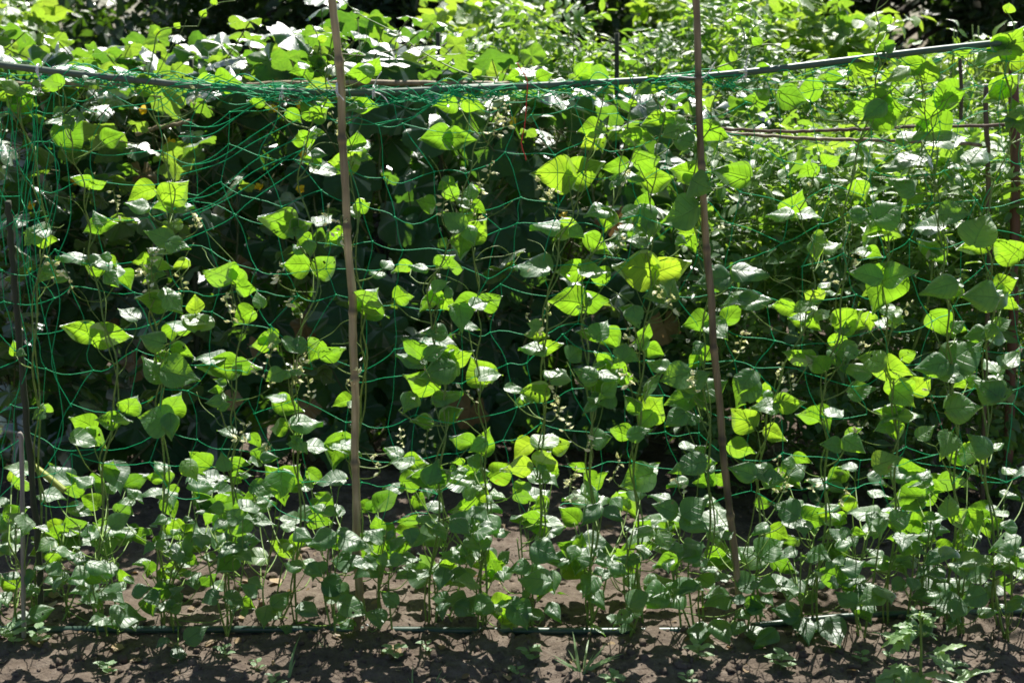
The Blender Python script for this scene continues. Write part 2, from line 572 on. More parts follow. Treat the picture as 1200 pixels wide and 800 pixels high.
# ------------------------------------------------------------------ poles, pipes, strings
def bamboo(name, label, pts, r, mat, seed, group='bamboo poles of the bean trellis', cat='pole'):
    g = np.random.default_rng(seed)
    path = smooth_path(pts, 26)
    L = np.concatenate([[0], np.cumsum(np.linalg.norm(np.diff(path, axis=0), axis=1))])
    rr = np.full(len(path), r) * (1 - 0.12 * L / L[-1])
    # resample finer so the node rings show
    s = np.linspace(0, L[-1], int(L[-1] / 0.006))
    path = np.stack([np.interp(s, L, path[:, k]) for k in range(3)], 1)
    rr = np.interp(s, L, rr)
    nodes, x = [], g.uniform(0.05, 0.15)
    while x < L[-1]:
        nodes.append(x)
        x += g.uniform(0.16, 0.26)
    for q in nodes:
        rr *= 1 + 0.26 * np.exp(-((s - q) / 0.007) ** 2) - 0.06 * np.exp(-((s - q - 0.016) / 0.007) ** 2)
        off = g.normal(0, 0.0016, 3)
        path += off * (1 / (1 + np.exp(-(s - q) / 0.02)))[:, None]
    rr = rr * (1 + .035 * np.interp(s, np.linspace(0, L[-1], 90), g.normal(0, 1, 90)))
    path = path + np.stack([np.interp(s, np.linspace(0, L[-1], 14), g.normal(0, .003, 14)) for _ in range(3)], 1)
    mark = np.full(len(s), .5)
    for q in nodes:
        mark -= .45 * np.exp(-((s - q - .008) / .006) ** 2) + .16 * np.exp(-((s - q) / .03) ** 2) - .3 * np.exp(-((s - q + .007) / .005) ** 2)
    mark += .22 * np.interp(s, np.linspace(0, L[-1], 40), g.normal(0, 1, 40)) - .25 * np.exp(-s / .2)
    mb = MB()
    tube(mb, path, rr, 14, t=np.concatenate([np.repeat(np.clip(mark, 0, 1), 14), [.5, .5]]))
    o = mb.build(name, mat, None, path[0])
    tag(o, label, cat, group)
    return o


base1 = P(416, 722, -0.008)
bamboo('bamboo_pole', 'pale tan bamboo pole, the lighter and thicker of the two tall trellis poles',
       [base1 - (0, 0, 0.06), P(414, 560, -.02), P(407, 330, -.02), P(394, 100, -.02), P(381, -40, -.02)], 0.0104, M['bamboo'], 3)
bamboo('bamboo_pole', 'darker brown bamboo pole, leaning, tied to the rail near the climbing beans on the right',
       [P(872, 722, -.02) - (0, 0, 0.06), P(850, 570, -.02), P(835, 400, -.02), P(820, 180, -.02), P(811, -40, -.02)], 0.0094, M['bamboo_dark'], 8)


def stick(name, label, pts, r, mat, cat, group=None, sides=10, sub=12, wob=0.0015, parent=None):
    path = smooth_path(pts, sub)
    rr = np.broadcast_to(r, (len(path),)) * (1 + 0.06 * np.sin(np.arange(len(path)) * 1.3) * (wob > 0))
    path = path + rng.normal(0, wob, path.shape)
    mb = MB()
    tube(mb, path, rr, sides)
    o = mb.build(name, mat, parent, None if parent else path[0])
    if not parent:
        tag(o, label, cat, group)
    return o


stick('wooden_stake', 'dark thin wooden stake wrapped by bunched green net at the left edge', [P(46, 752, .02), P(46, 660, .02), P(30, 480, .02), P(16, 320, .02), P(10, 235, .02)], 0.0078, M['wood'], 'stake', 'stakes at the ends of the trellis')
stick('wooden_stake', 'pale grey short stake standing beside the dark stake at the left edge', [P(28, 752, -.03), P(27, 640, -.03), P(25, 520, -.03), P(22, 510, -.03)], 0.0058, M['palewood'], 'stake', 'stakes at the ends of the trellis', 10, 12, 0.0004)
stick('wooden_stake', 'reddish brown stake at the right edge among the topmost bean leaves', [P(1180, 560, .8), P(1186, 400, .8), P(1190, 200, .8), P(1186, 40, .8)], 0.0145, M['redwood'], 'stake', 'stakes at the ends of the trellis')

stick('trellis_pipe', 'grey green pipe sloping down from the upper left corner of the trellis', [P(-60, 65, .0), P(0, 76, .0), P(90, 87, .0), P(170, 95, .0), P(252, 104, .004)], 0.0082, M['pipegrey'], 'pipe', 'pipes of the trellis rail', 12, 12, 0)
stick('trellis_pipe', 'dark green pipe of the rail running behind the pale bamboo pole', [P(222, 99, .024), P(300, 106, .018), P(400, 109, .014), P(480, 107, .012), P(585, 101, .03)], 0.0086, M['pipe'], 'pipe', 'pipes of the trellis rail', 12, 12, 0)
stick('trellis_pipe', 'long dark green pipe rising past the darker bamboo pole to the upper right', [P(535, 105, .01), P(640, 100, .008), P(740, 95, .006), P(820, 90, .004), P(900, 82, .004), P(1000, 70, .004), P(1100, 58, .004), P(1270, 40, .004)], 0.0082, M['pipe'], 'pipe', 'pipes of the trellis rail', 12, 12, 0)
stick('ground_pipe', 'straight dark green pipe lying on the soil along the foot of the beans', [P(-60, 737, 0.0), P(100, 737, 0), P(300, 737, 0), P(500, 738, 0), P(700, 739, 0), P(850, 738, .0)], 0.0092, M['hose'], 'pipe', 'green pipes on the soil', 12, 12, 0)
stick('ground_pipe', 'dark green pipe on the soil behind the pale foreground weed', [P(880, 733, .02), P(1000, 721, .05), P(1090, 718, .07), P(1180, 716, .09), P(1270, 713, .1)], 0.0085, M['hose'], 'pipe', 'green pipes on the soil', 12, 12, 0)
stick('pale_stick', 'whitish dry stick lying on sunlit soil at the right edge', [P(1178, 660, .2), P(1193, 674, .15), P(1215, 694, .1)], 0.007, M['palewood'], 'stick')
stick('yellow_cane', 'short yellow green cane slanting between the left stakes and bean leaves', [P(38, 545, .09), P(58, 560, .08), P(76, 575, .07)], 0.0085, M['fruit'], 'cane', None, 10, 12, 0)

stick('red_string', 'thin red string hanging from the rail in front of the net', [P(606, 74, -.012), P(612, 84, -.014), P(618, 96, -.014), P(617, 118, -.01), P(615, 145, -.006), P(611, 165, -.004), P(613, 176, -.003), P(617, 188, -.003)], 0.0013, M['red'], 'string', None, 6, 6, 0.0004)


def tie(label, px, py, tails, Y=0.01, rad=0.0135):
    mb = MB()
    c = P(px, py, Y)
    a = np.linspace(0, 2 * math.pi * 2.2, 40)
    tube(mb, c + np.stack([0.0035 * np.sin(a * .5) + a * 0.0006, np.cos(a) * rad, np.sin(a) * rad], 1), 0.0014, 6)
    for tpts in tails:
        q = [c + (0, -rad, 0)] + [P(x, y, Y - rad - .003) for x, y in tpts]
        tube(mb, smooth_path(q, 6), 0.0013, 6)
    o = mb.build('white_tie', M['white'], None, c)
    tag(o, label, 'tie', 'white ties on the trellis')


tie('white tie knotted round the rail just right of the pale bamboo pole', 437, 107, [[(441, 94), (447, 84)], [(448, 112), (456, 122)], [(437, 116)]])
tie('white tie wrapped round the rail left of the pale bamboo pole', 330, 108, [[(331, 117)], [(327, 118)]])
tie('thin white string tied round the pale bamboo pole at the rail', 394, 106, [[(386, 99), (383, 92)], [(400, 114), (403, 118)]], -.016, 0.0165)
tie('white tie round the darker bamboo pole where it crosses the rail', 817, 91, [[(826, 90), (834, 80), (838, 73)], [(806, 91), (792, 89)]], -.016, 0.0155)
tie('white string tied round the rail right of the darker bamboo pole', 871, 85, [[(875, 72), (878, 64)], [(870, 92), (864, 97)]])
tie('small white tie on the sloping pipe at the upper left', 44, 82, [[(47, 96), (46, 108)]], .0)

# ------------------------------------------------------------------ the net
def build_net():
    mb = MB()
    g = np.random.default_rng(5)
    ncol, nrow = 31, 15
    ys_ = np.array([104, 112, 124, 145, 186, 236, 270, 312, 350, 392, 432, 478, 520, 556, 590.0])
    xs_ = np.linspace(-70, 1260, ncol)
    nodes = np.zeros((nrow, ncol, 3))
    px = np.zeros((nrow, ncol)); py = np.zeros((nrow, ncol))
    for r in range(nrow):
        for c in range(ncol):
            x, y = xs_[c], ys_[r]
            slack = min(1, r / 4)
            # between the ties the rail itself bows
            top = np.interp(x, [-70, 0, 150, 400, 640, 810, 900, 1200, 1260], [64, 76, 93, 109, 100, 91, 82, 48, 42])
            k = (590 - y) / 486
            y = y + (top - 104) * k
            x += 16 * math.sin(r * 0.75 + c * 0.22) * slack + g.normal(0, 6 + 4 * slack)
            y += g.normal(0, 5 + 5 * slack) * (0.4 + 0.6 * slack) + 14 * math.sin(c * 0.55 + 1.2) * slack
            # dragged sideways left of the pale pole, bunched against the stake at the left edge
            y += -34 * math.exp(-((x - 300) / 70) ** 2) * math.exp(-((y - 190) / 70) ** 2) * ((x - 270) / 60)
            if x < 150:
                f = (150 - x) / 150
                x = 150 - 150 * f ** 0.7 - 10 + 8 * math.sin(y * .02)
            px[r, c], py[r, c] = x, y
            nodes[r, c] = P(x, y, 0.025 + 0.02 * math.sin(c * .8 + r * .5) + g.normal(0, 0.006))
    R0 = 0.0009

    def cord(a, b, sag):
        t = np.linspace(0, 1, 6)[:, None]
        p = a * (1 - t) + b * t
        d = np.linalg.norm(b - a)
        bow = np.sin(t * math.pi)
        p = p + bow * np.array([g.normal(0, .03), g.normal(0, .08), -sag + g.normal(0, .05)]) * d
        p = p + np.sin(t * 2 * math.pi) * np.array([g.normal(0, .02), 0, g.normal(0, .022)]) * d
        tube(mb, p, R0, 5, cap=False)
    for r in range(nrow):
        for c in range(ncol):
            if r == nrow - 1 and g.random() < .35:
                continue
            if 4 < r and g.random() < .06:
                continue
            if c + 1 < ncol and not (r == nrow - 1 and g.random() < .4):
                cord(nodes[r, c], nodes[r, c + 1], (0.035 if r > 3 else 0.1) * g.uniform(0, 2))
            if r + 1 < nrow and not (r == nrow - 2 and g.random() < .3):
                cord(nodes[r, c], nodes[r + 1, c], 0.0)
            if 0 < r < nrow - 1:
                v = nodes[r, c]
                tube(mb, v + np.array([[-.003, 0, -.001], [0, -.001, 0], [.003, 0, .001]]), [.0012, .0022, .0012], 5)
    # slack gathered along the rail, strands looped over the pipe
    for k in range(150):
        x = g.uniform(60, 800) if k % 4 else g.uniform(-20, 1190)
        top = np.interp(x, [-70, 0, 150, 400, 640, 810, 900, 1200, 1260], [64, 76, 93, 109, 100, 91, 82, 48, 42])
        Y = g.uniform(-.016, .03)
        n = g.integers(3, 6)
        q = []
        for i in range(n):
            q.append(P(x + i * g.uniform(14, 30), top + g.normal(4, 6) + 6 * math.sin(i * 2 + k), Y + g.normal(0, .006)))
        tube(mb, smooth_path(q, 6), 0.0011, 5, cap=False)
    for k in range(8):                                    # strands pulled askew left of the pale pole
        o_ = k * 17 + g.normal(0, 5)
        q = [P(212 + g.normal(0, 8), 150 + o_ * 1.1, .03), P(255 + g.normal(0, 5), 141 + o_ + g.normal(0, 4), .028), P(298 + g.normal(0, 5), 118 + o_ * .95 + g.normal(0, 4), .03), P(345 + g.normal(0, 6), 100 + o_ * .8, .026)]
        tube(mb, smooth_path(q, 7), 0.001, 5, cap=False)
    for k in range(13):                                    # long vertical slack beside the left stake
        x = g.uniform(-6, 75)
        q = [P(x + g.normal(0, 8) + (i * g.uniform(-1, 5)), 95 + i * 65 + g.normal(0, 15), .02 + g.normal(0, .015)) for i in range(g.integers(4, 9))]
        tube(mb, smooth_path(q, 6), 0.0011, 5, cap=False)
    o = mb.build('garden_net', M['net'], None, P(600, 104, .02))
    tag(o, 'sagging bright green cord net hung from the rail for the climbing beans', 'net')


build_net()

# ------------------------------------------------------------------ bean leaves as seen: x y length kind
VINE_LEAVES = """
175 98 34 B;85 155 46 B;133 160 30 B;20 112 32 B;28 126 30 B;165 226 36 B;207 220 46 B;160 240 30 G;185 276 42 D;208 286 36 D;95 210 26 B;116 216 24 B
85 298 42 G;120 303 36 G;110 310 22 B;360 128 30 B;345 136 24 B;376 132 26 B;430 122 30 B;415 126 24 G;363 186 28 B;412 186 42 B;396 190 26 B
524 120 30 B;555 122 28 B;512 160 40 B;538 163 40 B;531 222 32 B;556 222 17 B;500 237 22 B;530 258 38 D;561 268 32 B;541 289 28 B;325 257 40 B;355 262 30 B;380 257 24 G;345 268 34 G
650 202 46 B;685 199 44 B;720 195 32 B;690 150 20 B;705 152 18 D;737 160 28 B;764 140 32 B;786 136 30 B;796 162 48 D;760 185 38 B;772 207 44 B;802 200 38 B;837 155 38 B;856 202 40 B;820 216 34 D
757 235 30 B;700 246 38 G;720 244 26 G;756 256 42 D;796 252 48 D;746 280 36 G;668 266 30 B;640 263 36 G;703 283 34 B
930 112 42 B;945 105 34 B;1015 126 46 B;1042 126 46 B;1085 122 46 B;1115 112 40 B;1090 146 42 B;1070 156 38 G;1112 160 40 G;1146 178 40 G;1090 190 46 D;1060 216 40 D;1066 236 34 B
945 200 28 B;976 186 22 B;965 205 22 G;932 238 38 B;914 247 30 G;950 250 26 G;1010 222 30 B;1042 246 40 D;1020 270 30 B;1046 271 38 B;1086 286 34 B;1140 286 32 B;1150 266 50 D;1120 250 40 D;1086 263 40 G
1014 75 30 B;1065 76 34 B;1050 84 26 G;1160 62 40 G;1185 48 38 B;1180 96 36 B;1165 108 30 B;1195 70 30 B;1130 60 20 B;1110 100 26 B;895 112 26 B;838 92 22 B
185 310 32 B;165 305 22 B;212 308 26 B;180 350 38 B;206 356 38 D;196 341 38 G;150 366 32 G;230 371 48 G;228 355 28 B;92 386 40 B;131 391 38 B;176 397 38 D;215 409 36 B;190 419 38 B;180 431 48 D;212 438 44 D;245 415 34 G;258 426 46 B;290 428 32 B
155 471 38 B;205 471 38 B;97 493 42 B;126 491 36 B;180 488 46 D;146 491 30 G;255 320 48 B;276 318 38 B;290 338 26 B;285 371 28 B;305 350 26 D
385 310 42 B;345 309 36 B;435 350 46 B;440 363 34 G;470 312 32 B;455 308 22 G;490 312 22 G;522 302 24 B;536 313 26 B;475 347 34 B;500 350 32 B;543 353 38 B;577 352 36 B;563 353 26 G
525 341 26 D;540 372 38 D;552 383 32 G;512 388 34 D;510 411 36 D;483 407 36 B;497 403 32 G;522 402 38 G;482 418 34 G;540 419 44 B;562 432 40 B;493 444 48 B;480 469 40 G;525 461 34 G;530 484 36 B;495 491 30 B;575 438 32 G
338 472 36 B;323 463 26 G;360 493 38 G;318 398 28 B;305 402 28 B;345 405 36 G;370 411 32 B;390 410 30 B;400 470 24 B;415 350 22 B;320 440 24 D;350 436 24 G
620 310 42 G;668 316 42 B;700 321 32 B;744 312 48 B;788 312 40 B;665 353 36 B;697 350 30 B;745 371 38 D;735 363 26 B;705 385 28 D;716 396 36 B;690 390 26 B;815 377 38 B;860 366 36 B;835 327 54 D;880 316 44 G;886 350 40 G
625 405 34 G;645 406 30 B;675 413 34 D;655 436 38 G;686 438 38 D;700 441 32 B;713 440 28 G;715 452 36 D;697 471 38 D;626 456 42 B;604 456 26 G;760 451 46 D;790 441 46 D;770 426 26 G;766 476 42 B;740 472 30 B;795 468 38 D;819 466 40 D;836 453 42 D;872 460 42 D;790 491 42 D;756 494 36 D;870 488 38 B;896 475 36 G;770 345 36 D;790 335 34 D
1014 321 48 D;1052 321 48 D;1034 337 50 B;1100 336 52 D;1150 346 56 D;1120 330 34 G;1180 331 26 B;995 372 32 B;985 396 30 B;1020 376 22 B;960 345 30 G;916 357 32 B;936 371 26 G;935 418 40 B;956 423 36 B;985 416 42 G;1020 421 44 D;1003 431 28 G;1066 415 24 B
1092 426 44 D;1130 411 52 D;1120 436 42 D;1051 446 44 B;1060 466 38 D;1080 450 32 B;1156 455 42 D;1010 456 36 D;1040 484 34 B;1130 476 46 D;1172 395 34 D;925 469 38 B;946 486 36 B;966 489 30 B;980 481 34 G;1066 484 34 G;1105 380 36 B;1140 390 36 D;1175 460 40 D;1185 420 34 G;1100 300 34 B;1180 290 34 B;1010 250 30 D
115 511 42 B;100 516 32 G;395 526 46 B;375 521 34 G;408 521 32 G;540 513 36 B;570 516 38 B;560 522 30 D;612 526 40 B;605 545 34 B;640 536 34 B;640 511 46 G;660 520 34 B;725 505 36 B;750 506 46 D;705 512 36 D;812 521 34 G;870 526 38 B;975 521 30 D;1000 521 34 D;940 537 30 B;925 540 24 D;1110 521 50 D;1130 530 40 D;1040 540 44 D;470 538 36 G;460 529 28 G;490 540 34 B;910 508 34 B;885 440 34 D;1150 520 40 D;1000 505 26 B;1085 505 34 D
700 88 30 B;686 80 26 B;655 95 20 G;600 90 18 B;1000 68 24 B;980 90 24 B;1090 80 26 B;900 78 22 B;850 80 24 B;868 95 22 G;300 118 22 B;270 96 26 B;240 92 28 B;60 95 26 B;110 92 24 G;420 85 30 B;440 76 26 B;770 100 26 B;640 88 18 B
235 536 38 B;225 551 34 D;280 540 28 B;325 500 28 B;300 516 24 B;345 520 22 D;265 505 24 G;250 470 22 D
"""
BUSH_LEAVES = """
30 566 26 B;70 554 36 G;90 566 38 B;110 561 32 B;131 544 32 B;136 558 38 G;160 561 36 B;180 576 28 G;200 583 28 G;105 586 28 B;95 598 34 G;150 598 18 B;60 636 52 B;82 626 36 B;145 626 36 B;85 621 32 G;106 633 36 D;120 666 44 D;60 661 30 B;200 596 28 B;235 586 28 B
240 556 32 G;242 590 28 B;275 586 38 B;265 621 34 B;255 631 34 D;225 621 32 D;175 666 24 B;220 638 32 D;265 661 30 B;266 645 32 D;286 651 32 D;20 600 30 B;15 640 32 G;40 690 34 D;50 715 40 D;25 725 36 G;10 680 28 B
325 556 38 B;345 556 36 B;330 571 48 D;310 572 42 D;385 561 38 G;380 591 30 B;355 626 34 D;376 631 34 D;371 669 34 D;395 687 50 D;415 633 42 D;440 626 42 D;446 646 30 B;425 593 28 B;455 581 40 B;500 556 36 B;485 563 34 B;506 551 38 D;520 554 34 B;545 561 42 G;590 551 38 B
540 596 32 B;560 591 38 B;576 591 32 G;500 606 30 G;460 651 38 G;500 656 38 B;470 641 34 B;430 666 44 D;486 671 40 D;520 666 54 D;546 681 38 D;570 621 38 D;510 626 44 D;555 630 38 G
637 551 34 B;700 561 36 B;690 576 34 D;680 581 36 G;760 551 40 G;745 561 42 D;805 546 44 D;735 586 38 B;722 589 30 D;622 607 46 B;645 611 40 D;665 641 32 B;640 646 38 D;680 657 32 B;755 611 28 B;790 613 30 B;780 596 44 D;815 591 38 D;816 611 42 D;700 636 44 D;745 626 48 D;730 661 30 B;780 656 32 B;812 641 46 D
870 551 48 D;896 556 36 G;840 601 36 G;850 616 38 D;880 646 52 D;842 651 34 B;626 676 44 D;650 681 36 D;690 686 40 D;775 681 52 D;805 686 52 D;740 681 36 D;880 681 44 D;905 561 36 D;978 556 36 B;960 561 34 G;992 546 28 G;1030 561 36 D
1146 531 38 B;1120 561 36 B;1086 573 38 B;1060 581 34 B;1010 596 46 G;1050 601 52 B;1030 611 40 D;1126 611 40 B;1095 606 34 G;1110 591 40 D;1140 611 34 B;1160 606 26 B;1176 632 44 D;920 596 42 D;940 616 40 D;905 641 44 D;955 651 38 G;990 636 32 D;1000 661 42 D;1060 631 40 D;1070 641 38 D;1110 646 40 D;1140 656 40 D;1130 666 42 D;960 676 36 G;1040 691 44 D;1086 691 52 D;1150 671 36 D;1176 686 36 B;1190 650 36 B
165 690 30 D;155 730 30 D;190 752 28 D;230 742 30 D;180 702 30 D;390 692 46 D;415 711 44 D;376 731 40 G;610 721 46 D;595 706 40 D;820 741 48 D;845 735 44 D;896 746 40 D;945 736 44 D;976 741 46 D;920 716 40 D;1140 701 44 D;1162 690 40 D;730 721 36 D;880 705 40 D;1020 700 40 D;245 700 32 D;290 690 34 D;330 700 34 D;455 700 34 D;560 705 36 D;650 715 36 D;700 700 36 D;750 700 36 D;840 700 40 D;930 690 40 D;990 700 40 D;100 690 32 D;70 680 30 D;310 720 30 D;530 705 34 G
"""


def parse(s):
    out = []
    for e in s.replace('\n', ';').split(';'):
        e = e.split()
        if len(e) == 4:
            out.append((float(e[0]), float(e[1]), float(e[2]), e[3]))
    return out


VINES = [
    ('bean vine climbing the bunched net beside the dark stake at the left edge', [(40, 735), (50, 560), (40, 400), (52, 250), (22, 130), (8, 85)]),
    ('bean vine just right of the left edge stakes, topped by leaves at the sloping pipe', [(112, 735), (126, 560), (142, 440), (112, 320), (100, 230), (86, 160), (70, 90)]),
    ('bean vine with a big round lit leaf at its top overlapping the sloping pipe', [(190, 735), (192, 500), (190, 400), (178, 320), (205, 240), (180, 150), (172, 95)]),
    ('short bean vine with one large bright leaf pair, ending half way up the net', [(268, 735), (274, 560), (276, 470), (283, 360), (262, 315)]),
    ('bean vine full of cream flower sprays just left of the pale bamboo pole', [(345, 735), (352, 560), (345, 430), (372, 320), (352, 200), (384, 110), (376, 60)]),
    ('sparse bean vine twining up directly behind the pale bamboo pole', [(428, 735), (418, 560), (425, 430), (420, 330), (410, 190), (402, 120)]),
    ('tall bean vine with white flowers right of the pale bamboo pole, passing the rail', [(500, 735), (518, 560), (522, 450), (508, 350), (528, 270), (556, 190), (574, 120), (582, 85)]),
    ('short bean vine beside the white flowered tall one, topped by leaves below the red string', [(562, 735), (568, 560), (560, 460), (562, 370), (560, 290)]),
    ('bean vine with three broad lit leaves in a row just below the red string', [(622, 735), (634, 560), (642, 400), (655, 290), (680, 230), (695, 150)]),
    ('bean vine in the middle between the red string and the darker bamboo pole', [(692, 735), (690, 560), (690, 420), (688, 330), (726, 240), (735, 150)]),
    ('leafy bean vine left of the darker bamboo pole, crowded with leaves under the rail', [(752, 735), (745, 560), (748, 440), (765, 320), (765, 220), (775, 130)]),
    ('bean vine wound round the darker bamboo pole with dark leaves across it', [(822, 735), (830, 560), (824, 420), (826, 320), (812, 210), (835, 140), (838, 80)]),
    ('sparse bean vine in the gap right of the darker bamboo pole', [(890, 735), (892, 560), (905, 460), (945, 370), (955, 300), (932, 240)]),
    ('bean vine with a long bare shoot standing high above the rail on the right', [(955, 735), (965, 560), (965, 460), (985, 370), (1000, 230), (1028, 110), (1024, 50), (1034, -12)]),
    ('bean vine with two broad dark leaves side by side half way up on the right', [(1040, 720), (1052, 560), (1045, 450), (1034, 340), (1048, 250), (1085, 150), (1070, 80)]),
    ('dense bean vine of large dark drooping leaves near the right edge', [(1112, 720), (1120, 560), (1118, 440), (1105, 340), (1095, 250), (1090, 150), (1115, 105)]),
    ('outermost bean vine at the right edge, its top leaves above the rail end', [(1175, 720), (1155, 560), (1160, 440), (1165, 340), (1150, 260), (1182, 160), (1180, 80), (1190, 40)]),
]
BUSHES = [
    (22, 'low bean plant at the foot of the pale grey left stake'),
    (78, 'low bean plant with a broad bright leaf just right of the left stakes'),
    (128, 'low bean plant with bright lit leaves over a large round dark leaf'),
    (205, 'small leaved dark bean plant standing on the pipe at the left'),
    (262, 'low bean plant below the short vine with one large bright leaf pair'),
    (325, 'low bean plant with a wide dark leaf pair left of the pale bamboo pole'),
    (392, 'low bean plant with big dark leaves hanging at the foot of the pale bamboo pole'),
    (450, 'low bean plant just right of the pale bamboo pole'),
    (512, 'low bean plant with a broad dark leaf below the white flowered tall vine'),
    (565, 'low bean plant with bright leaves over bare soil, left of the lowest big grey leaf'),
    (620, 'low bean plant with a dark rimmed lit leaf and a big grey leaf'),
    (690, 'upright low bean plant among bare soil in the middle of the row'),
    (745, 'low bean plant behind the grass tuft, right of the middle gap'),
    (806, 'low bean plant with wide dark leaves left of the foot of the darker bamboo pole'),
    (872, 'low bean plant hiding the foot of the darker bamboo pole'),
    (942, 'low bean plant with dark leaves hanging over the soil right of the darker bamboo pole'),
    (1010, 'low bean plant with a pale shiny leaf behind the foreground weed, left of it'),
    (1072, 'low bean plant with broad lit leaves standing right behind the foreground weed'),
    (1130, 'low bean plant with dark leaves right of the foreground weed'),
    (1184, 'low bean plant at the right edge beside the whitish stick'),
]
FLOWERS = [(520, 240), (556, 246), (575, 195), (562, 215), (582, 140), (590, 118), (590, 150), (226, 255), (62, 312), (80, 325), (170, 322), (178, 300), (212, 330), (272, 352), (268, 362), (330, 320), (345, 352),
           (352, 425), (345, 440), (362, 455), (318, 412), (306, 440), (636, 222), (648, 228), (622, 380), (642, 365), (652, 455), (655, 475), (664, 492), (735, 440), (738, 388), (745, 398), (786, 350), (775, 345), (726, 278), (738, 200),
           (815, 445), (868, 402), (970, 318), (915, 435), (925, 445), (912, 545), (918, 568), (990, 575), (954, 572), (672, 558), (668, 570), (724, 545), (795, 565), (500, 515), (436, 540), (312, 525), (286, 505), (1010, 405), (1062, 360), (1010, 500), (385, 255), (400, 265), (393, 145), (135, 235), (230, 110), (415, 440), (545, 460), (1000, 300), (1090, 460), (690, 515), (470, 510)]


SHOOTS = {6: [[(582, 92, 0), (545, 86, .02), (500, 64, .05), (462, 38, .08), (420, 16, .1), (396, -6, .1)]],
          2: [[(172, 95, 0), (180, 60, .03), (186, 38, .04), (208, 32, .04), (232, 31, .05)], [(232, 31, .05), (240, 14, .05), (256, 4, .06), (276, 1, .06)]],
          4: [[(376, 60, 0), (372, 42, .02), (366, 30, .03)]],
          11: [[(838, 80, -.03), (872, 66, 0), (872, 40, .02), (868, 22, .02), (884, -4, .03)], [(872, 58, 0), (902, 52, .02), (922, 60, .02), (940, 80, .01)]],
          9: [[(735, 150, 0), (742, 110, .02), (748, 84, .02), (744, 60, .03)]],
          16: [[(1190, 40, 0), (1186, 24, .01), (1178, 12, .01)]]}


def stem_x(poly, py):
    ys = [p[1] for p in poly][::-1]
    xs = [p[0] for p in poly][::-1]
    return float(np.interp(py, ys, xs))


def orient(kind, c):
    v = nrm(CAM - c)
    r = rng.normal(0, 1, 3)
    if kind == 'B':
        n = nrm(-v * 0.85 + SUN * 0.55 + r * 0.2)
    elif kind == 'G':
        n = nrm(nrm(v + SUN) + r * 0.1)
    else:
        if c[2] < 0.36:                     # low leaves lie flatter, turned up to the light
            return nrm(v * 0.5 + np.array([0, 0.05, 0.75]) + r * 0.3)
        n = nrm(v * 0.55 + np.array([0, 0, 0.62]) + r * 0.3)
        n = nrm(n - SUN * np.dot(n, SUN) * 0.85)
    return n


def cluster(leaves):
    left = sorted(leaves, key=lambda q: q[1])
    out = []
    while left:
        a = left.pop(0)
        grp = [a]
        cand = sorted([q for q in left if abs(q[0] - a[0]) < 46 and abs(q[1] - a[1]) < 22], key=lambda q: (q[0] - a[0]) ** 2 + (q[1] - a[1]) ** 2)
        for q in cand[:2]:
            grp.append(q)
            left.remove(q)
        out.append(grp)
    return out


def leaf_group(fol, stm, grp, stem_pt, depth, tintb, fill=True):
    """one compound leaf: a petiole from the stem, two or three leaflets around its joint"""
    cx = np.mean([g[0] for g in grp])
    cy = np.mean([g[1] for g in grp])
    big = max(g[2] for g in grp)
    if len(grp) == 1:
        s = random.choice((-1, 1))
        jx, jy = cx + s * big * 0.32, cy + big * random.uniform(0.1, 0.35)
    else:
        jx, jy = cx + random.uniform(-3, 3), cy + big * random.uniform(0.12, 0.3)
    kd = {'B': 0.03, 'G': 0.0, 'D': -0.05}
    J = P(jx, jy, depth)
    items = list(grp)
    if fill and len(grp) == 1 and random.random() < 0.25:
        items.append((jx + (jx - cx) * random.uniform(0.8, 1.3), jy - random.uniform(-6, 10), big * random.uniform(.75, 1), random.choice('BGGD')))
    if fill and len(items) == 2 and random.random() < 0.25:
        items.append((jx + random.uniform(-8, 8), jy + random.uniform(-12, 10), big * random.uniform(.75, .95), random.choice('GGDB')))
    tint_leaf = tintb + random.gauss(0, 0.12)
    for (x, y, s, k) in items:
        c = P(x, y, depth + kd[k] * random.uniform(0.3, 1.2) + random.gauss(0, 0.012))
        n = orient(k, c)
        L = s * scale_at(depth) * (0.86 if k == 'D' else 1.02) * math.exp(random.gauss(0, .11))
        d = c - J
        if np.linalg.norm(d) < 0.008:
            d = np.array([random.uniform(-1, 1), -0.6, random.uniform(-.5, .3)])
        d = nrm(nrm(d) + rng.normal(0, 0.15, 3))
        d = nrm(d - n * np.dot(d, n))
        b = c - d * L * 0.5
        add_leaves(fol, T_BEAN, b, d, n, L, np.clip(tint_leaf + random.gauss(0, .07), 0, 1))
        if np.linalg.norm(b - J) > 0.004:
            tube(stm, smooth_path([J, (J + b) / 2 + (0, 0, -.002), b + d * L * .06], 3), 0.0011, 5, cap=False)
    S = np.asarray(stem_pt)
    mid = S * 0.45 + J * 0.55 + np.array([0, -.01, -0.1 * np.linalg.norm(J - S)])
    tube(stm, smooth_path([S, mid, J], 6), np.linspace(0.0019, 0.0011, 13), 5, cap=False)


vl = parse(VINE_LEAVES)
assign = {i: [] for i in range(len(VINES))}
for q in vl:
    best = min(range(len(VINES)), key=lambda i: abs(stem_x(VINES[i][1], min(735, q[1] + 25)) - q[0]) + 2.2 * max(0, VINES[i][1][-1][1] - 22 - q[1]))
    assign[best].append(q)
fl = {i: [] for i in range(len(VINES))}
for q in FLOWERS:
    best = min(range(len(VINES)), key=lambda i: abs(stem_x(VINES[i][1], q[1]) - q[0]) + 2.2 * max(0, VINES[i][1][-1][1] - 10 - q[1]))
    fl[best].append(q)


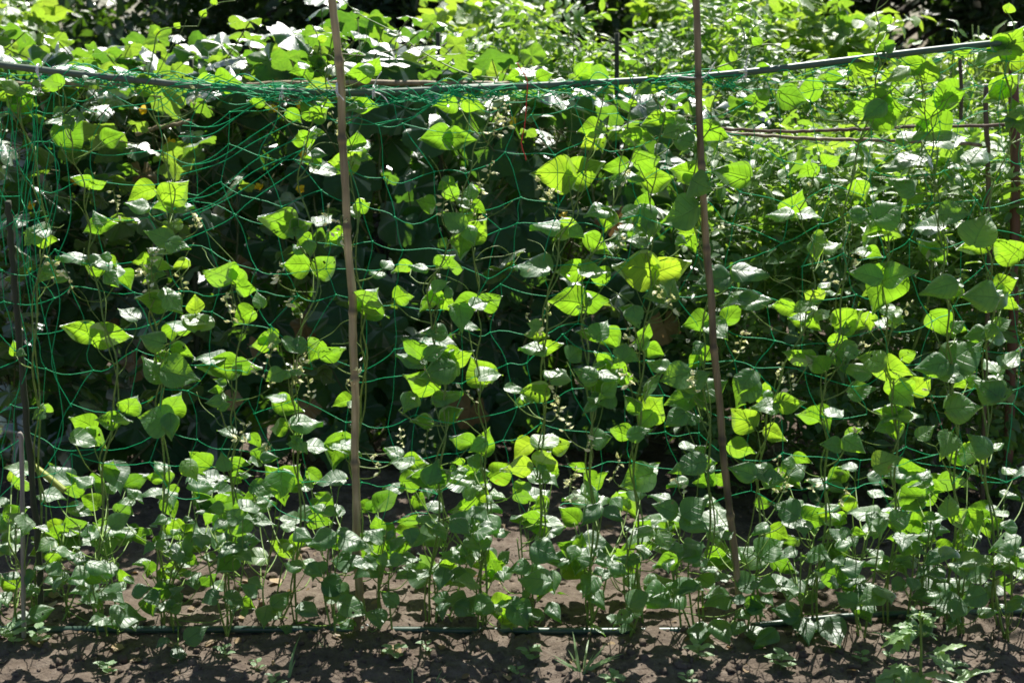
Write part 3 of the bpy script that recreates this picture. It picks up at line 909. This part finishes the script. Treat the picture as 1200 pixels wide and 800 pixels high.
def flower_spray(px, py, parent, S, Y):
    """a small raceme of cream bean flowers and buds on its own stalk"""
    stm, pet = MB(), MB()
    c = P(px, py, Y)
    up = nrm(np.array([random.gauss(0, .4), random.gauss(-.2, .3), 1.0]))
    top = c + up * 0.03
    bot = c - up * 0.035
    tube(stm, smooth_path([S, S * .4 + bot * .6 + (0, -.004, -.01), bot, c, top], 5), 0.0009, 5, cap=False)
    for k in range(random.randint(6, 10)):
        t = (k % 8 + random.random()) / 8
        b = bot * (1 - t) + top * t
        d = nrm(np.array([random.gauss(0, 1), random.gauss(-.3, .8), random.gauss(.2, .6)]))
        h = b + d * 0.007
        tube(stm, np.array([b, h]), 0.0005, 4, cap=False)
        s = random.uniform(0.007, 0.0155)
        for j in range(3):
            n = nrm(np.cross(d, rng.normal(0, 1, 3)))
            add_leaves(pet, T_PETAL, h - d * .001, d + n * .3, n, s * random.uniform(.7, 1.35), random.random(), .62)
    o = pet.build('flower_cluster', M['petal'], parent)
    k = stm.build('flower_stalk', M['stem'], parent)
    k.parent = o
    o.location = (0, 0, 0)


for i, (label, poly) in enumerate(VINES):
    g = np.random.default_rng(300 + i)
    base = P(poly[0][0], poly[0][1], 0.03)
    base[2] = float(ground_h(base[0], base[1]))
    root = thing('bean_vine', label, 'bean vine', tuple(base), 'bean vines climbing the net')
    stm, fol = MB(), MB()
    ph = g.uniform(0, 6)
    depth_of = lambda y, ph=ph: 0.01 + 0.022 * math.sin(y * 0.018 + ph)
    pts = [base - (0, 0, .02)] + [P(x + g.normal(0, 3), y, depth_of(y)) for x, y in poly[1:]]
    path = smooth_path(pts, 10)
    a = np.arange(len(path)) * 0.9
    path = path + np.stack([np.cos(a), np.sin(a), 0 * a], 1) * 0.005
    tube(stm, path, np.linspace(0.0032, 0.0012, len(path)), 6)
    # a second shoot twining with the first
    p2 = path + np.stack([np.cos(a * .7 + 2), np.sin(a * .7 + 2), 0 * a], 1) * 0.012
    p2 = p2[: int(len(p2) * g.uniform(.55, .95))]
    tube(stm, p2, np.linspace(0.0026, 0.001, len(p2)), 6)
    tintb = g.uniform(0.3, 0.62)
    lv = list(assign[i])
    for grp in cluster(lv):
        cy = max(q[1] for q in grp)
        sy = min(728, cy + g.uniform(18, 52))
        S = path[np.argmin(np.abs(path[:, 2] - P(600, sy, 0.0)[2]))]
        leaf_group(fol, stm, grp, S, depth_of(cy) + g.normal(0, .025), tintb)
    # small inner leaves in the shade along the stem
    top = poly[-1][1]
    for k in range(int((735 - top) / 80)):
        y = g.uniform(top + 15, 700)
        x = stem_x(poly, y) + g.normal(0, 15)
        S = path[np.argmin(np.abs(path[:, 2] - P(600, min(728, y + 25), 0.0)[2]))]
        q = g.uniform(15, 27)
        leaf_group(fol, stm, [(x, y, q, random.choice('DGGBB')), (x + q * .7, y + g.normal(0, 5), q, random.choice('DGB')), (x + q * .3, y - q * .5, q, random.choice('DGB'))], S, depth_of(y) + g.uniform(-.02, .07), tintb, True)
    # twining tip and tendrils
    for k in range(4):
        s0 = path[g.integers(len(path) // 3, len(path))]
        q = [s0]
        d = nrm(np.array([g.normal(0, 1), g.normal(0, .3), g.uniform(.2, 1)]))
        for j in range(5):
            q.append(q[-1] + d * 0.035)
            d = nrm(d + g.normal(0, .45, 3) * (1, .5, 1))
        tube(stm, smooth_path(q, 5), np.linspace(.0011, .0006, 26), 5)
    for shoot in SHOOTS.get(i, ()):
        q = smooth_path([P(x, y, Y_) for x, y, Y_ in shoot], 8)
        tube(stm, q, np.linspace(.0019, .0009, len(q)), 6)
        for m in range(5, len(q) - 2, 9):
            k_ = g.uniform(9, 17)
            xx = shoot[0][0] + (shoot[-1][0] - shoot[0][0]) * m / len(q)
            c = q[m] + (g.normal(0, .008), -.005, .012)
            n = orient(random.choice('BBG'), c)
            add_leaves(fol, T_BEAN, q[m], c - q[m], n, k_ * .0021, np.clip(g.normal(.7, .15), 0, 1))
    stm.build('stem', M['stem'], root)
    fol.build('foliage', M['bean'], root)
    for (x, y) in fl[i]:
        S = path[np.argmin(np.abs(path[:, 2] - P(600, min(728, y + 28), 0.0)[2]))]
        flower_spray(x, y, root, S, -0.03 + g.normal(0, .03))

bl = parse(BUSH_LEAVES)
bassign = {i: [] for i in range(len(BUSHES))}
for q in bl:
    best = min(range(len(BUSHES)), key=lambda i: abs(BUSHES[i][0] - q[0]))
    bassign[best].append(q)
for i, (bx, label) in enumerate(BUSHES):
    g = np.random.default_rng(500 + i)
    Y0 = g.uniform(-.03, .06)
    base = P(bx, 738, Y0)
    base[2] = float(ground_h(base[0], base[1]))
    root = thing('bean_plant', label, 'bean plant', tuple(base), 'low bean plants along the row')
    stm, fol = MB(), MB()
    tintb = g.uniform(0.2, 0.5)
    stems = []
    for k in range(3):
        tp = P(bx + g.normal(0, 16), g.uniform(610, 660), Y0 + g.normal(0, .05))
        pth = smooth_path([base + (g.normal(0, .012), g.normal(0, .012), -.02), base * .5 + tp * .5 + g.normal(0, .015, 3), tp], 8)
        tube(stm, pth, np.linspace(.0032, .0017, len(pth)), 6)
        stems.append(pth)
    lv = list(bassign[i])
    allg = cluster(lv)
    small = i == 3
    for k in range(8 if not small else 26):
        q = g.uniform(20, 36) * (0.7 if small else 1)
        x_, y_ = bx + g.normal(0, 26), g.uniform(600, 738)
        allg.append([(x_, y_, q, random.choice('DDDG')), (x_ + q * .8, y_ + g.normal(0, 6), q, random.choice('DDGB'))][: 2 if k % 2 else 1])
    for k in range(7):
        allg.append([(bx + g.normal(0, 26), g.uniform(545, 660), g.uniform(22, 34), random.choice('BBGG'))])
    for grp in allg:
        cy = np.mean([q[1] for q in grp])
        pth = stems[g.integers(0, 3)]
        S = pth[min(len(pth) - 1, max(2, int(len(pth) * np.clip((735 - cy) / 160, .15, .95))))]
        dk = -.06 if grp[0][3] == 'D' else g.uniform(.08, .24)
        leaf_group(fol, stm, grp, S, Y0 + dk + g.normal(0, .03), tintb)
    stm.build('stem', M['stem'], root)
    fol.build('foliage', M['bean'], root)


# ------------------------------------------------------------------ the shaded row behind: cucumbers on a second frame
def big_leaf_plant(label, px, Yc, top, wpx, n_front, n_top, seed, dead=6, flowers=3, n_side=0):
    g = np.random.default_rng(seed)
    b = P(px, 500, Yc)
    b[2] = float(ground_h(b[0], b[1]))
    root = thing('cucumber_plant', label, 'cucumber plant', tuple(b), 'cucumber plants on the second frame')
    stm, fol, dd = MB(), MB(), MB()
    hw = wpx * scale_at(Yc) / 2
    vines = []
    for k in range(5):
        x0 = b[0] + g.uniform(-hw * .6, hw * .6)
        q = [np.array([x0 + g.normal(0, hw * .25), Yc + g.normal(0, .1), z]) for z in np.linspace(-.02, top - .05, 7)]
        p = smooth_path(q, 6)
        tube(stm, p, np.linspace(.006, .003, len(p)), 6)
        vines.append(p)

    def put(c, n, d, s, t, mbx):
        add_leaves(mbx, T_PALM, c, d, n, s, t)
        p = vines[g.integers(0, 5)]
        S = p[np.argmin(np.linalg.norm(p - (c - (0, 0, .12)), axis=1))]
        tube(stm, smooth_path([S, (S + c) / 2 - (0, 0, .02), c], 4), .0022, 5, cap=False)
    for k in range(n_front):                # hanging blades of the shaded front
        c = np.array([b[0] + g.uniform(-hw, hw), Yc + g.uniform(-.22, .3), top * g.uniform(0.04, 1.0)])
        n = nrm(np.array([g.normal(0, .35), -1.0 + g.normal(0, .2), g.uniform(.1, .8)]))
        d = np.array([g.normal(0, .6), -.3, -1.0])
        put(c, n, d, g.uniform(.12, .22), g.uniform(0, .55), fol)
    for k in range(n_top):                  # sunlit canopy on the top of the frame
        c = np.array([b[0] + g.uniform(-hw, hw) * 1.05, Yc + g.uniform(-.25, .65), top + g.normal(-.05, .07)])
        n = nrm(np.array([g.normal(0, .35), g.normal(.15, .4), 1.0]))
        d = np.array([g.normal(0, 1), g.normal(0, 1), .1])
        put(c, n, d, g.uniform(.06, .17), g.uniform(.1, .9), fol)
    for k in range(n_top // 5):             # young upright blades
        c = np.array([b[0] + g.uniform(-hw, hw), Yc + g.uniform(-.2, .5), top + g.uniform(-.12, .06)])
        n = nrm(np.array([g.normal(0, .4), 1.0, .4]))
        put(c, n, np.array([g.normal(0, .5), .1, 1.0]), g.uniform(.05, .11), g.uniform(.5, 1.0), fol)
    for k in range(n_side):                 # outer blades in the light, in front of the rest
        c = np.array([b[0] + g.uniform(-hw, hw), Yc - g.uniform(.3, .5), top * g.uniform(.2, .97) + .02])
        n = nrm(np.array([g.normal(0, .4), g.uniform(-.5, 1.1), .75]))
        put(c, n, np.array([g.normal(0, .8), -.5, g.uniform(-.5, .7)]), g.uniform(.06, .14), g.uniform(.3, 1.0), fol)
    for k in range(dead):
        c = np.array([b[0] + g.uniform(-hw, hw), Yc - .25 + g.normal(0, .06), top * g.uniform(.15, .75)])
        put(c, nrm(np.array([g.normal(0, .6), -1, .2])), np.array([g.normal(0, .4), -.1, -1]), g.uniform(.07, .14), g.random(), dd)
    stm.build('stem', M['cukestem'], root)
    fol.build('foliage', M['cuke'], root)
    if dead:
        dd.build('dry_foliage', M['dead'], root)
    for k in range(flowers):
        pet = MB()
        c = np.array([b[0] + g.uniform(-hw, hw), Yc - .25 + g.normal(0, .04), top * g.uniform(.62, 1.0)])
        for j in range(5):
            a = j * 2 * math.pi / 5
            d = np.array([math.cos(a), -.5, math.sin(a)])
            add_leaves(pet, T_PETAL, c, d, np.array([.8 * math.cos(a), -.7, .8 * math.sin(a)]) + g.normal(0, .2, 3), .021, g.random())
        pet.build('flower', M['yellow'], root)


CUKES = [
    (15, 1.3, 1.42, 190, 'cucumber plant behind the left stakes, at the left edge'),
    (120, 1.45, 1.43, 190, 'cucumber plant with yellow flowers behind the sloping pipe'),
    (235, 1.4, 1.44, 190, 'cucumber plant with brown dry leaves left of the pale bamboo pole'),
    (345, 1.5, 1.45, 180, 'cucumber plant with large white shining top leaves directly behind the pale bamboo pole'),
    (450, 1.45, 1.5, 180, 'cucumber plant with big shining leaves above the rail right of the pale bamboo pole'),
    (555, 1.5, 1.4, 170, 'cucumber plant in deep shade left of the red string'),
    (665, 1.5, 1.30, 180, 'cucumber plant in deep shade behind the three lit leaves under the red string'),
    (775, 1.5, 1.28, 180, 'cucumber plant in deep shade left of the darker bamboo pole'),
]
for i, (px, Yc, top, wp, lab) in enumerate(CUKES):
    big_leaf_plant(lab, px, Yc, top, wp, 105, 60 if i < 5 else 26, 700 + i, 3 if i in (2, 3) else 1, 4 if i < 4 else 1, 52 if i < 3 else (18 if i == 3 else 5))


# ------------------------------------------------------------------ small leaved plants behind on the right and further back
def small_leaf_plant(name, cat, group, label, px, Yc, top, wpx, n_leaf, seed, mat, templ, lsize, low=0.03, thick=.35, k_leaflets=7, spray=0.14, blossoms=0, wid=1.0):
    g = np.random.default_rng(seed)
    b = P(px, 480, Yc)
    b[2] = float(ground_h(b[0], b[1]))
    root = thing(name, label, cat, tuple(b), group)
    stm, fol = MB(), MB()
    hw = wpx * scale_at(Yc) / 2
    br = []
    for k in range(9):
        tp = np.array([b[0] + g.uniform(-hw, hw) * .9, Yc + g.uniform(-thick, thick) * .8, top * g.uniform(.75, 1.02)])
        m = b * .5 + tp * .5 + np.array([g.normal(0, .05), g.normal(0, .05), .08])
        p = smooth_path([b - (0, 0, .02), m, tp], 8)
        tube(stm, p, np.linspace(.008, .002, len(p)), 6)
        br.append(p)
    B, D, N, S, T = [], [], [], [], []
    for k in range(n_leaf):
        u = g.random()
        z = top * (low + (1 - low) * u ** .75) + g.normal(0, .03)
        bulge = math.sqrt(max(0.05, 1 - (abs(z / top - .5) * 1.7) ** 2 * .5))
        c = np.array([b[0] + g.uniform(-hw, hw) * bulge, Yc + g.uniform(-thick, thick), z])
        ax = nrm(np.array([g.normal(0, 1), g.normal(-.3, .8), g.normal(-.1, .5)]))
        p = br[g.integers(0, 9)]
        s0 = p[np.argmin(np.linalg.norm(p - c, axis=1))]
        if k % 2 == 0:
            tube(stm, smooth_path([s0, (s0 + c) / 2 + (0, 0, .02), c], 3), .0016, 4, cap=False)
        nn = nrm(np.array([g.normal(0, .5), g.normal(-.1, .6), 1.0]))
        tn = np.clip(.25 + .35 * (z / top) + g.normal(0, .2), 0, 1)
        for j in range(k_leaflets):
            t = j / k_leaflets
            sd_ = 1 if j % 2 else -1
            side = np.cross(ax, nn) * sd_
            B.append(c + ax * spray * t + side * .008)
            D.append(ax * (.5 if j < k_leaflets - 1 else 2) + side + g.normal(0, .3, 3))
            N.append(nn + g.normal(0, .3, 3))
            S.append(lsize * g.uniform(.6, 1.25))
            T.append(tn)
    add_leaves(fol, templ, np.array(B), np.array(D), np.array(N), np.array(S), np.array(T), wid)
    stm.build('stem', M['stem'], root)
    fol.build('foliage', mat, root)
    for k in range(blossoms):
        pet = MB()
        c = np.array([b[0] + g.uniform(-hw, hw), Yc - thick * g.uniform(.7, 1.05), top * g.uniform(.35, .95)])
        for j in range(5):
            d = nrm(g.normal(0, 1, 3))
            add_leaves(pet, T_PETAL, c, d, nrm(g.normal(0, 1, 3)), .013, g.random())
        pet.build('blossom', M['petal'], root)


TG = 'small leaved tomato plants behind the right half'
for i, (px, Y, top, wp, lab) in enumerate([
    (880, 1.15, 1.20, 190, 'dense small leaved tomato plant just right of the darker bamboo pole, below the stick rails'),
    (985, 1.05, 1.22, 190, 'dense small leaved tomato plant behind the vine with the long bare shoot'),
    (1085, 1.15, 1.20, 190, 'dense small leaved tomato plant behind the two broad dark bean leaves'),
    (1185, 1.05, 1.15, 180, 'dense small leaved tomato plant behind the red brown stake at the right edge')]):
    small_leaf_plant('tomato_plant', 'tomato plant', TG, lab, px, Y, top, wp, 420, 800 + i, M['tomato'], T_SMALL, .05, .02, .33, 7, .1, 6)
TG2 = 'feathery plants in the bed further back'
for i, (px, Y, top, wp, lab) in enumerate([
    (545, 2.5, 1.52, 130, 'feathery sunlit plant above the rail left of the red string'),
    (640, 2.4, 1.60, 130, 'feathery sunlit plant above the rail right of the red string'),
    (735, 2.5, 1.50, 140, 'feathery sunlit plant above the rail left of the darker bamboo pole'),
    (830, 2.3, 1.66, 120, 'tall feathery plant directly behind the top of the darker bamboo pole')]):
    small_leaf_plant('feathery_plant', 'garden plant', TG2, lab, px, Y, top, wp, 260, 820 + i, M['tomato'], T_SMALL, .062, .25, .3, 7, .13, 4, .8)
for i, (px, Y, top, wp, lab) in enumerate([
    (885, 1.95, 1.40, 120, 'feathery plant behind the stick rails just right of the darker bamboo pole'),
    (975, 1.9, 1.36, 120, 'feathery plant behind the middle of the stick rails'),
    (1070, 1.95, 1.33, 110, 'feathery plant behind the stick rails under the black shade'),
    (1165, 1.9, 1.34, 110, 'feathery plant behind the red brown stake at the right edge')]):
    small_leaf_plant('feathery_plant', 'garden plant', TG2, lab, px, Y, top, wp, 280, 870 + i, M['tomato'], T_SMALL, .045, .35, .25, 7, .11, 3, .85)
BG = 'bushes with round leaves behind the beds'
for i, (px, Y, top, wp, lab) in enumerate([
    (880, 3.4, 1.74, 150, 'sunlit round leaved bush above the rail just right of the darker bamboo pole'),
    (965, 3.3, 1.58, 95, 'lower sunlit bush at the edge of the black shade in the upper right'),
    (1080, 3.0, 1.42, 150, 'low sunlit bush under the black shade in the upper right'),
    (35, 3.4, 1.74, 120, 'sunlit bush above the sloping pipe in the upper left corner'),
    (575, 4.0, 1.74, 130, 'leafy sunlit bush at the top edge above the red string'),
    (790, 4.2, 1.8, 110, 'leafy sunlit bush at the top edge just left of the darker bamboo pole')]):
    small_leaf_plant('round_leaved_bush', 'bush', BG, lab, px, Y, top, wp, 300, 840 + i, M['bush'], T_ROUND, .085, .2, .4, 5, .14)
small_leaf_plant('pepper_plant', 'garden plant', None, 'slim upright plant with a budded tip against the black shade in the upper right', 1092, 2.2, 1.62, 40, 26, 861, M['bush'], T_SMALL, .07, .5, .06, 5, .09)
small_leaf_plant('pepper_plant', 'garden plant', None, 'slim plant with drooping pointed leaves right of the budded one against the black shade', 1128, 2.3, 1.52, 34, 18, 862, M['bush'], T_SMALL, .09, .6, .06, 5, .09)

# rails and posts of the frames behind
stick('frame_rail', 'upper brown stick rail behind the bean leaves on the right', [P(828, 151, .62), P(950, 154, .62), P(1060, 149, .62), P(1260, 145, .62)], .0048, M['wood2'], 'rail', 'stick rails behind the right half')
stick('frame_rail', 'lower pale stick rail just under the brown one on the right', [P(850, 156, .6), P(960, 163, .6), P(1060, 165, .6), P(1150, 170, .6)], .005, M['bamboo_dark'], 'rail', 'stick rails behind the right half')
stick('frame_rail', 'short stick rail of the cucumber frame behind the sloping pipe', [P(158, 157, 1.1), P(190, 149, 1.1), P(226, 142, 1.1)], .007, M['bamboo_dark'], 'rail', 'stick rails of the cucumber frame')
stick('frame_rail', 'long stick rail of the cucumber frame behind the dark green rail', [P(-60, 98, 1.12), P(200, 100, 1.12), P(420, 97, 1.12), P(600, 99, 1.12)], .009, M['bamboo_dark'], 'rail', 'stick rails of the cucumber frame')
for x0, y0, y1, Y, lab in ((186, 60, 520, 1.4, 'dark post of the cucumber frame left of the big round lit leaf'), (224, 70, 520, 1.3, 'dark post of the cucumber frame right of the big round lit leaf'),
                           (448, 55, 520, 1.5, 'dark post in the cucumber frame right of the pale bamboo pole'), (513, 38, 520, 1.5, 'post with a pale sawn top above the rail left of the red string'),
                           (722, 40, 520, 1.6, 'leaning dark post above the rail left of the darker bamboo pole'), (930, 105, 500, 1.6, 'dark post behind the sunlit bush right of the darker bamboo pole'),
                           (1125, 60, 500, 1.7, 'dark post against the black shade in the upper right'), (1155, 100, 480, .8, 'brown post carrying the stick rails near the right edge')):
    pm_ = M['wood'] if x0 < 800 else M['wood2']
    stick('frame_post', lab, [P(x0 + 8, y1, Y) * (1, 1, 0) + (0, 0, -.05), P(x0 + 4, (y0 + y1) / 2, Y), P(x0, y0, Y)], .0085 if x0 < 800 else .0072, pm_, 'post', 'posts of the frames behind')


# ------------------------------------------------------------------ trees beyond the garden
def tree(label, x, y, h, rad, seed, nleaf, low, lsize=.11):
    g = np.random.default_rng(seed)
    root = thing('dark_tree', label, 'tree', (x, y, float(ground_h(x, y))), 'dark trees beyond the garden')
    tr, cr = MB(), MB()
    p = smooth_path([(x, y, -.05), (x + g.normal(0, .1), y, h * .35), (x + g.normal(0, .2), y, h * .8)], 8)
    tube(tr, p, np.linspace(.13, .03, len(p)), 10)
    clumps = []
    for k in range(34):
        z = low + (h - low) * g.random()
        a = g.uniform(0, 6.28)
        r = rad * math.sqrt(g.random()) * (1 - .45 * abs((z - low) / (h - low) - .45))
        c = np.array([x + r * math.cos(a), y + r * math.sin(a) * .8, z])
        clumps.append((c, g.uniform(.35, .65)))
        s = p[np.argmin(np.abs(p[:, 2] - max(.4, z - .5)))]
        q = smooth_path([s, (s + c) / 2 + (0, 0, .1), c], 5)
        tube(tr, q, np.linspace(.035, .01, len(q)), 5, cap=False)
    n = nleaf
    ci = g.integers(0, len(clumps), n)
    C = np.array([c for c, _ in clumps])[ci]
    rr = np.array([r for _, r in clumps])[ci]
    off = nrm(g.normal(0, 1, (n, 3))) * (rr * g.random(n) ** .45)[:, None]
    B = C + off * (1, 1, .8)
    N = nrm(off * .4 + g.normal(0, .5, (n, 3)) + (0, 0, .9))
    D = g.normal(0, 1, (n, 3)) + (0, -.2, -.3)
    keep = B[:, 2] > .1
    add_leaves(cr, T_TREE, B[keep], D[keep], N[keep], lsize * g.uniform(.6, 1.3, keep.sum()), np.clip(g.normal(.4, .25, keep.sum()), 0, 1))
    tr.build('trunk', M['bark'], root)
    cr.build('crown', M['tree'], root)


TREES = [(-3.3, 6.0, 3.6, 1.35, .2, 'dark tree at the upper left corner'), (-1.6, 6.3, 4.2, 1.3, .15, 'dark tree behind the cucumber tops left of the pale bamboo pole'),
         (-.1, 6.4, 4.0, 1.3, .15, 'dark tree above the cucumber tops right of the pale bamboo pole'), (1.5, 6.6, 4.3, 1.35, .2, 'dark tree behind the top of the darker bamboo pole'),
         (3.0, 7.2, 4.6, 1.4, .2, 'dark tree in the black shade right of the sunlit round leaved bush'), (4.4, 7.2, 4.6, 1.4, .2, 'dark tree in the black shade at the upper right corner')]
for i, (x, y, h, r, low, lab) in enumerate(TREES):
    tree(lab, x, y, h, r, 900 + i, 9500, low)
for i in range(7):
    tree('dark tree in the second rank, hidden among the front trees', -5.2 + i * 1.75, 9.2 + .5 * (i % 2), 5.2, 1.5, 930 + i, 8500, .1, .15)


# ------------------------------------------------------------------ weeds in front
def on_ground(px, py):
    d = F * FPX + np.array([1.0, 0, 0]) * (px - 600) + U * (400 - py)
    q = CAM + d * (-CAM[2] / d[2])
    q[2] = float(ground_h(q[0], q[1]))
    return q


def foreground_weed():
    b = on_ground(1078, 806)
    root = thing('tall_weed', 'pale sunlit weed with jagged leaves in the lower right foreground', 'weed', tuple(b))
    stm, fol = MB(), MB()
    Y = b[1]
    top = P(1078, 716, Y)
    p = smooth_path([b - (0, 0, .02), b * .5 + top * .5 + (.004, 0, 0), top], 8)
    tube(stm, p, np.linspace(.0045, .002, len(p)), 8)
    for (x, y, tx, ty, s) in ((1076, 762, 1030, 733, 44), (1078, 745, 1040, 728, 36), (1080, 768, 1128, 752, 50), (1080, 772, 1120, 768, 40), (1076, 782, 1030, 778, 40), (1076, 780, 1045, 790, 34),
                              (1078, 735, 1095, 720, 30), (1078, 730, 1070, 712, 28), (1078, 728, 1088, 708, 26), (1077, 740, 1058, 736, 28), (1079, 742, 1098, 738, 28), (1078, 724, 1080, 708, 22), (1078, 736, 1050, 724, 26)):
        a, t_ = P(x, y, Y), P(tx, ty, Y - random.uniform(-.03, .04))
        n = nrm(np.array([random.gauss(0, .25), random.gauss(-.25, .3), 1.0]))
        L = np.linalg.norm(t_ - a)
        st = a + (t_ - a) * .3
        tube(stm, smooth_path([a, (a + st) / 2 + (0, 0, .002), st], 3), .0012, 5, cap=False)
        ax = nrm(t_ - a)
        sd2 = nrm(np.cross(ax, n))
        tn = random.uniform(.3, .9)
        add_leaves(fol, T_WEED, st, t_ - a, n, max(L * .75, .04), tn, 1.0)
        for q in (-1, 1):
            add_leaves(fol, T_WEED, st + ax * .003, ax * .7 + sd2 * q, n + sd2 * q * .3, max(L * .5, .028), tn, 1.0)
    for (x, y, s, k) in ((1062, 789, 66, 'G'), (1112, 790, 62, 'B'), (1092, 797, 50, 'G'), (1030, 794, 40, 'G'), (1140, 797, 48, 'B')):
        c = P(x, y, Y - .03)
        n = nrm(np.array([random.gauss(0, .2), -.15 if k == 'G' else .3, 1.0]))
        d = c - P(1080, 812, Y)
        d[2] *= .3
        L = s * scale_at(Y)
        add_leaves(fol, T_WEED, c - nrm(d) * L * .5, d, n, L * 1.1, .6, 1.3)
        tube(stm, smooth_path([b + (0, 0, .01), c - nrm(d) * L * .5], 4), .0014, 5, cap=False)
    stm.build('stem', M['stem'], root)
    fol.build('foliage', M['weed'], root)


foreground_weed()


def seedling(label, px, py, s, n=6):
    b = on_ground(px, py)
    root = thing('weed_seedling', label, 'seedling', tuple(b), 'weed seedlings on the soil')
    stm, fol = MB(), MB()
    top = b + (0, 0, .035 * s)
    tube(stm, smooth_path([b - (0, 0, .01), (b + top) / 2 + (.002, 0, 0), top], 4), .0011, 5)
    for k in range(n):
        a = k * 2.4 + random.uniform(-.3, .3)
        z = .2 + .8 * k / n
        q = b * (1 - z) + top * z
        d = np.array([math.cos(a), math.sin(a), random.uniform(-.1, .5)])
        add_leaves(fol, T_ROUND, q + d * .004, d, np.array([-.3 * d[0], -.3 * d[1], 1]), .026 * s * random.uniform(.7, 1.2), random.uniform(.1, .6))
    stm.build('stem', M['stem'], root)
    fol.build('foliage', M['weed'], root)


for (x, y, s, n, lab) in ((15, 752, 1.5, 9, 'leafy seedling at the foot of the left stakes'), (45, 750, 1.2, 7, 'leafy seedling right of the left stakes below the pipe'), (125, 778, 1.1, 6, 'flat seedling on dark soil at the lower left'),
                          (262, 766, 1.0, 6, 'flat seedling left of the single tall grass blade'), (300, 775, .8, 5, 'small seedling at the bottom, left of the single tall grass blade'), (322, 790, .9, 5, 'small seedling at the bottom edge near the single tall grass blade'),
                          (462, 768, 1.2, 6, 'pale seedling below the white tie on the soil pipe'), (500, 762, .8, 5, 'tiny seedling just right of the pale one below the pipe'), (620, 762, 1.2, 6, 'seedling left of the grass tuft below the pipe'),
                          (606, 782, .9, 5, 'small seedling left of the grass tuft near the bottom'), (718, 794, 1.1, 7, 'seedling at the bottom edge right of the grass tuft'), (818, 768, 1.3, 8, 'round leaved seedling below the big hanging dark leaves'),
                          (915, 776, 1.3, 8, 'round leaved seedling left of the foreground weed'), (805, 796, .9, 5, 'seedling at the bottom edge below the darker bamboo pole'), (1010, 770, .9, 5, 'small seedling close on the left of the foreground weed'),
                          (1120, 785, 1.2, 6, 'small seedling close on the right of the foreground weed'), (1045, 765, .8, 5, 'tiny seedling under the foreground weed')):
    seedling(lab, x, y, s, n)


def grass(label, px, py, blades, group='grass tufts on the soil'):
    b = on_ground(px, py)
    root = thing('grass_tuft', label, 'grass tuft', tuple(b), group)
    fol = MB()
    for (dx, dy, L) in blades:
        d = nrm(np.array([dx, random.uniform(-.3, .2), dy]))
        n = nrm(np.array([-dx * .6, -.8, .5]))
        add_leaves(fol, T_STRAP, b + (random.gauss(0, .004), random.gauss(0, .004), -.004), d, n, L, random.uniform(.3, .9))
    fol.build('blades', M['weed'], root)


grass('bright grass tuft on the soil in front of the middle of the row', 684, 778, [(-.12, 1, .11), (.1, 1, .095), (.45, .9, .09), (-.5, .7, .08), (.7, .6, .09), (-.8, .5, .07), (.2, .9, .06), (.9, .5, .1), (-.3, .9, .07)])
grass('single tall grass blade left of the pale bamboo pole', 342, 782, [(.06, 1, .11), (.1, 1, .05)])
grass('short yellow grass blades at the bottom left of the tuft', 483, 798, [(-.05, 1, .06), (-.3, .9, .035), (.2, .8, .03)])
grass('small bent grass blades at the bottom between the yellow blades and the tuft', 512, 798, [(.25, 1, .045), (.5, .8, .04)])
grass('tiny grass blades just under the pipe left of the pale bamboo pole', 380, 760, [(0, 1, .035), (.3, .8, .03), (-.3, .8, .03)])
tie('small white tie round the soil pipe right of the pale bamboo pole', 438, 736, [[(446, 742)], [(430, 731)]], 0.0, .011)
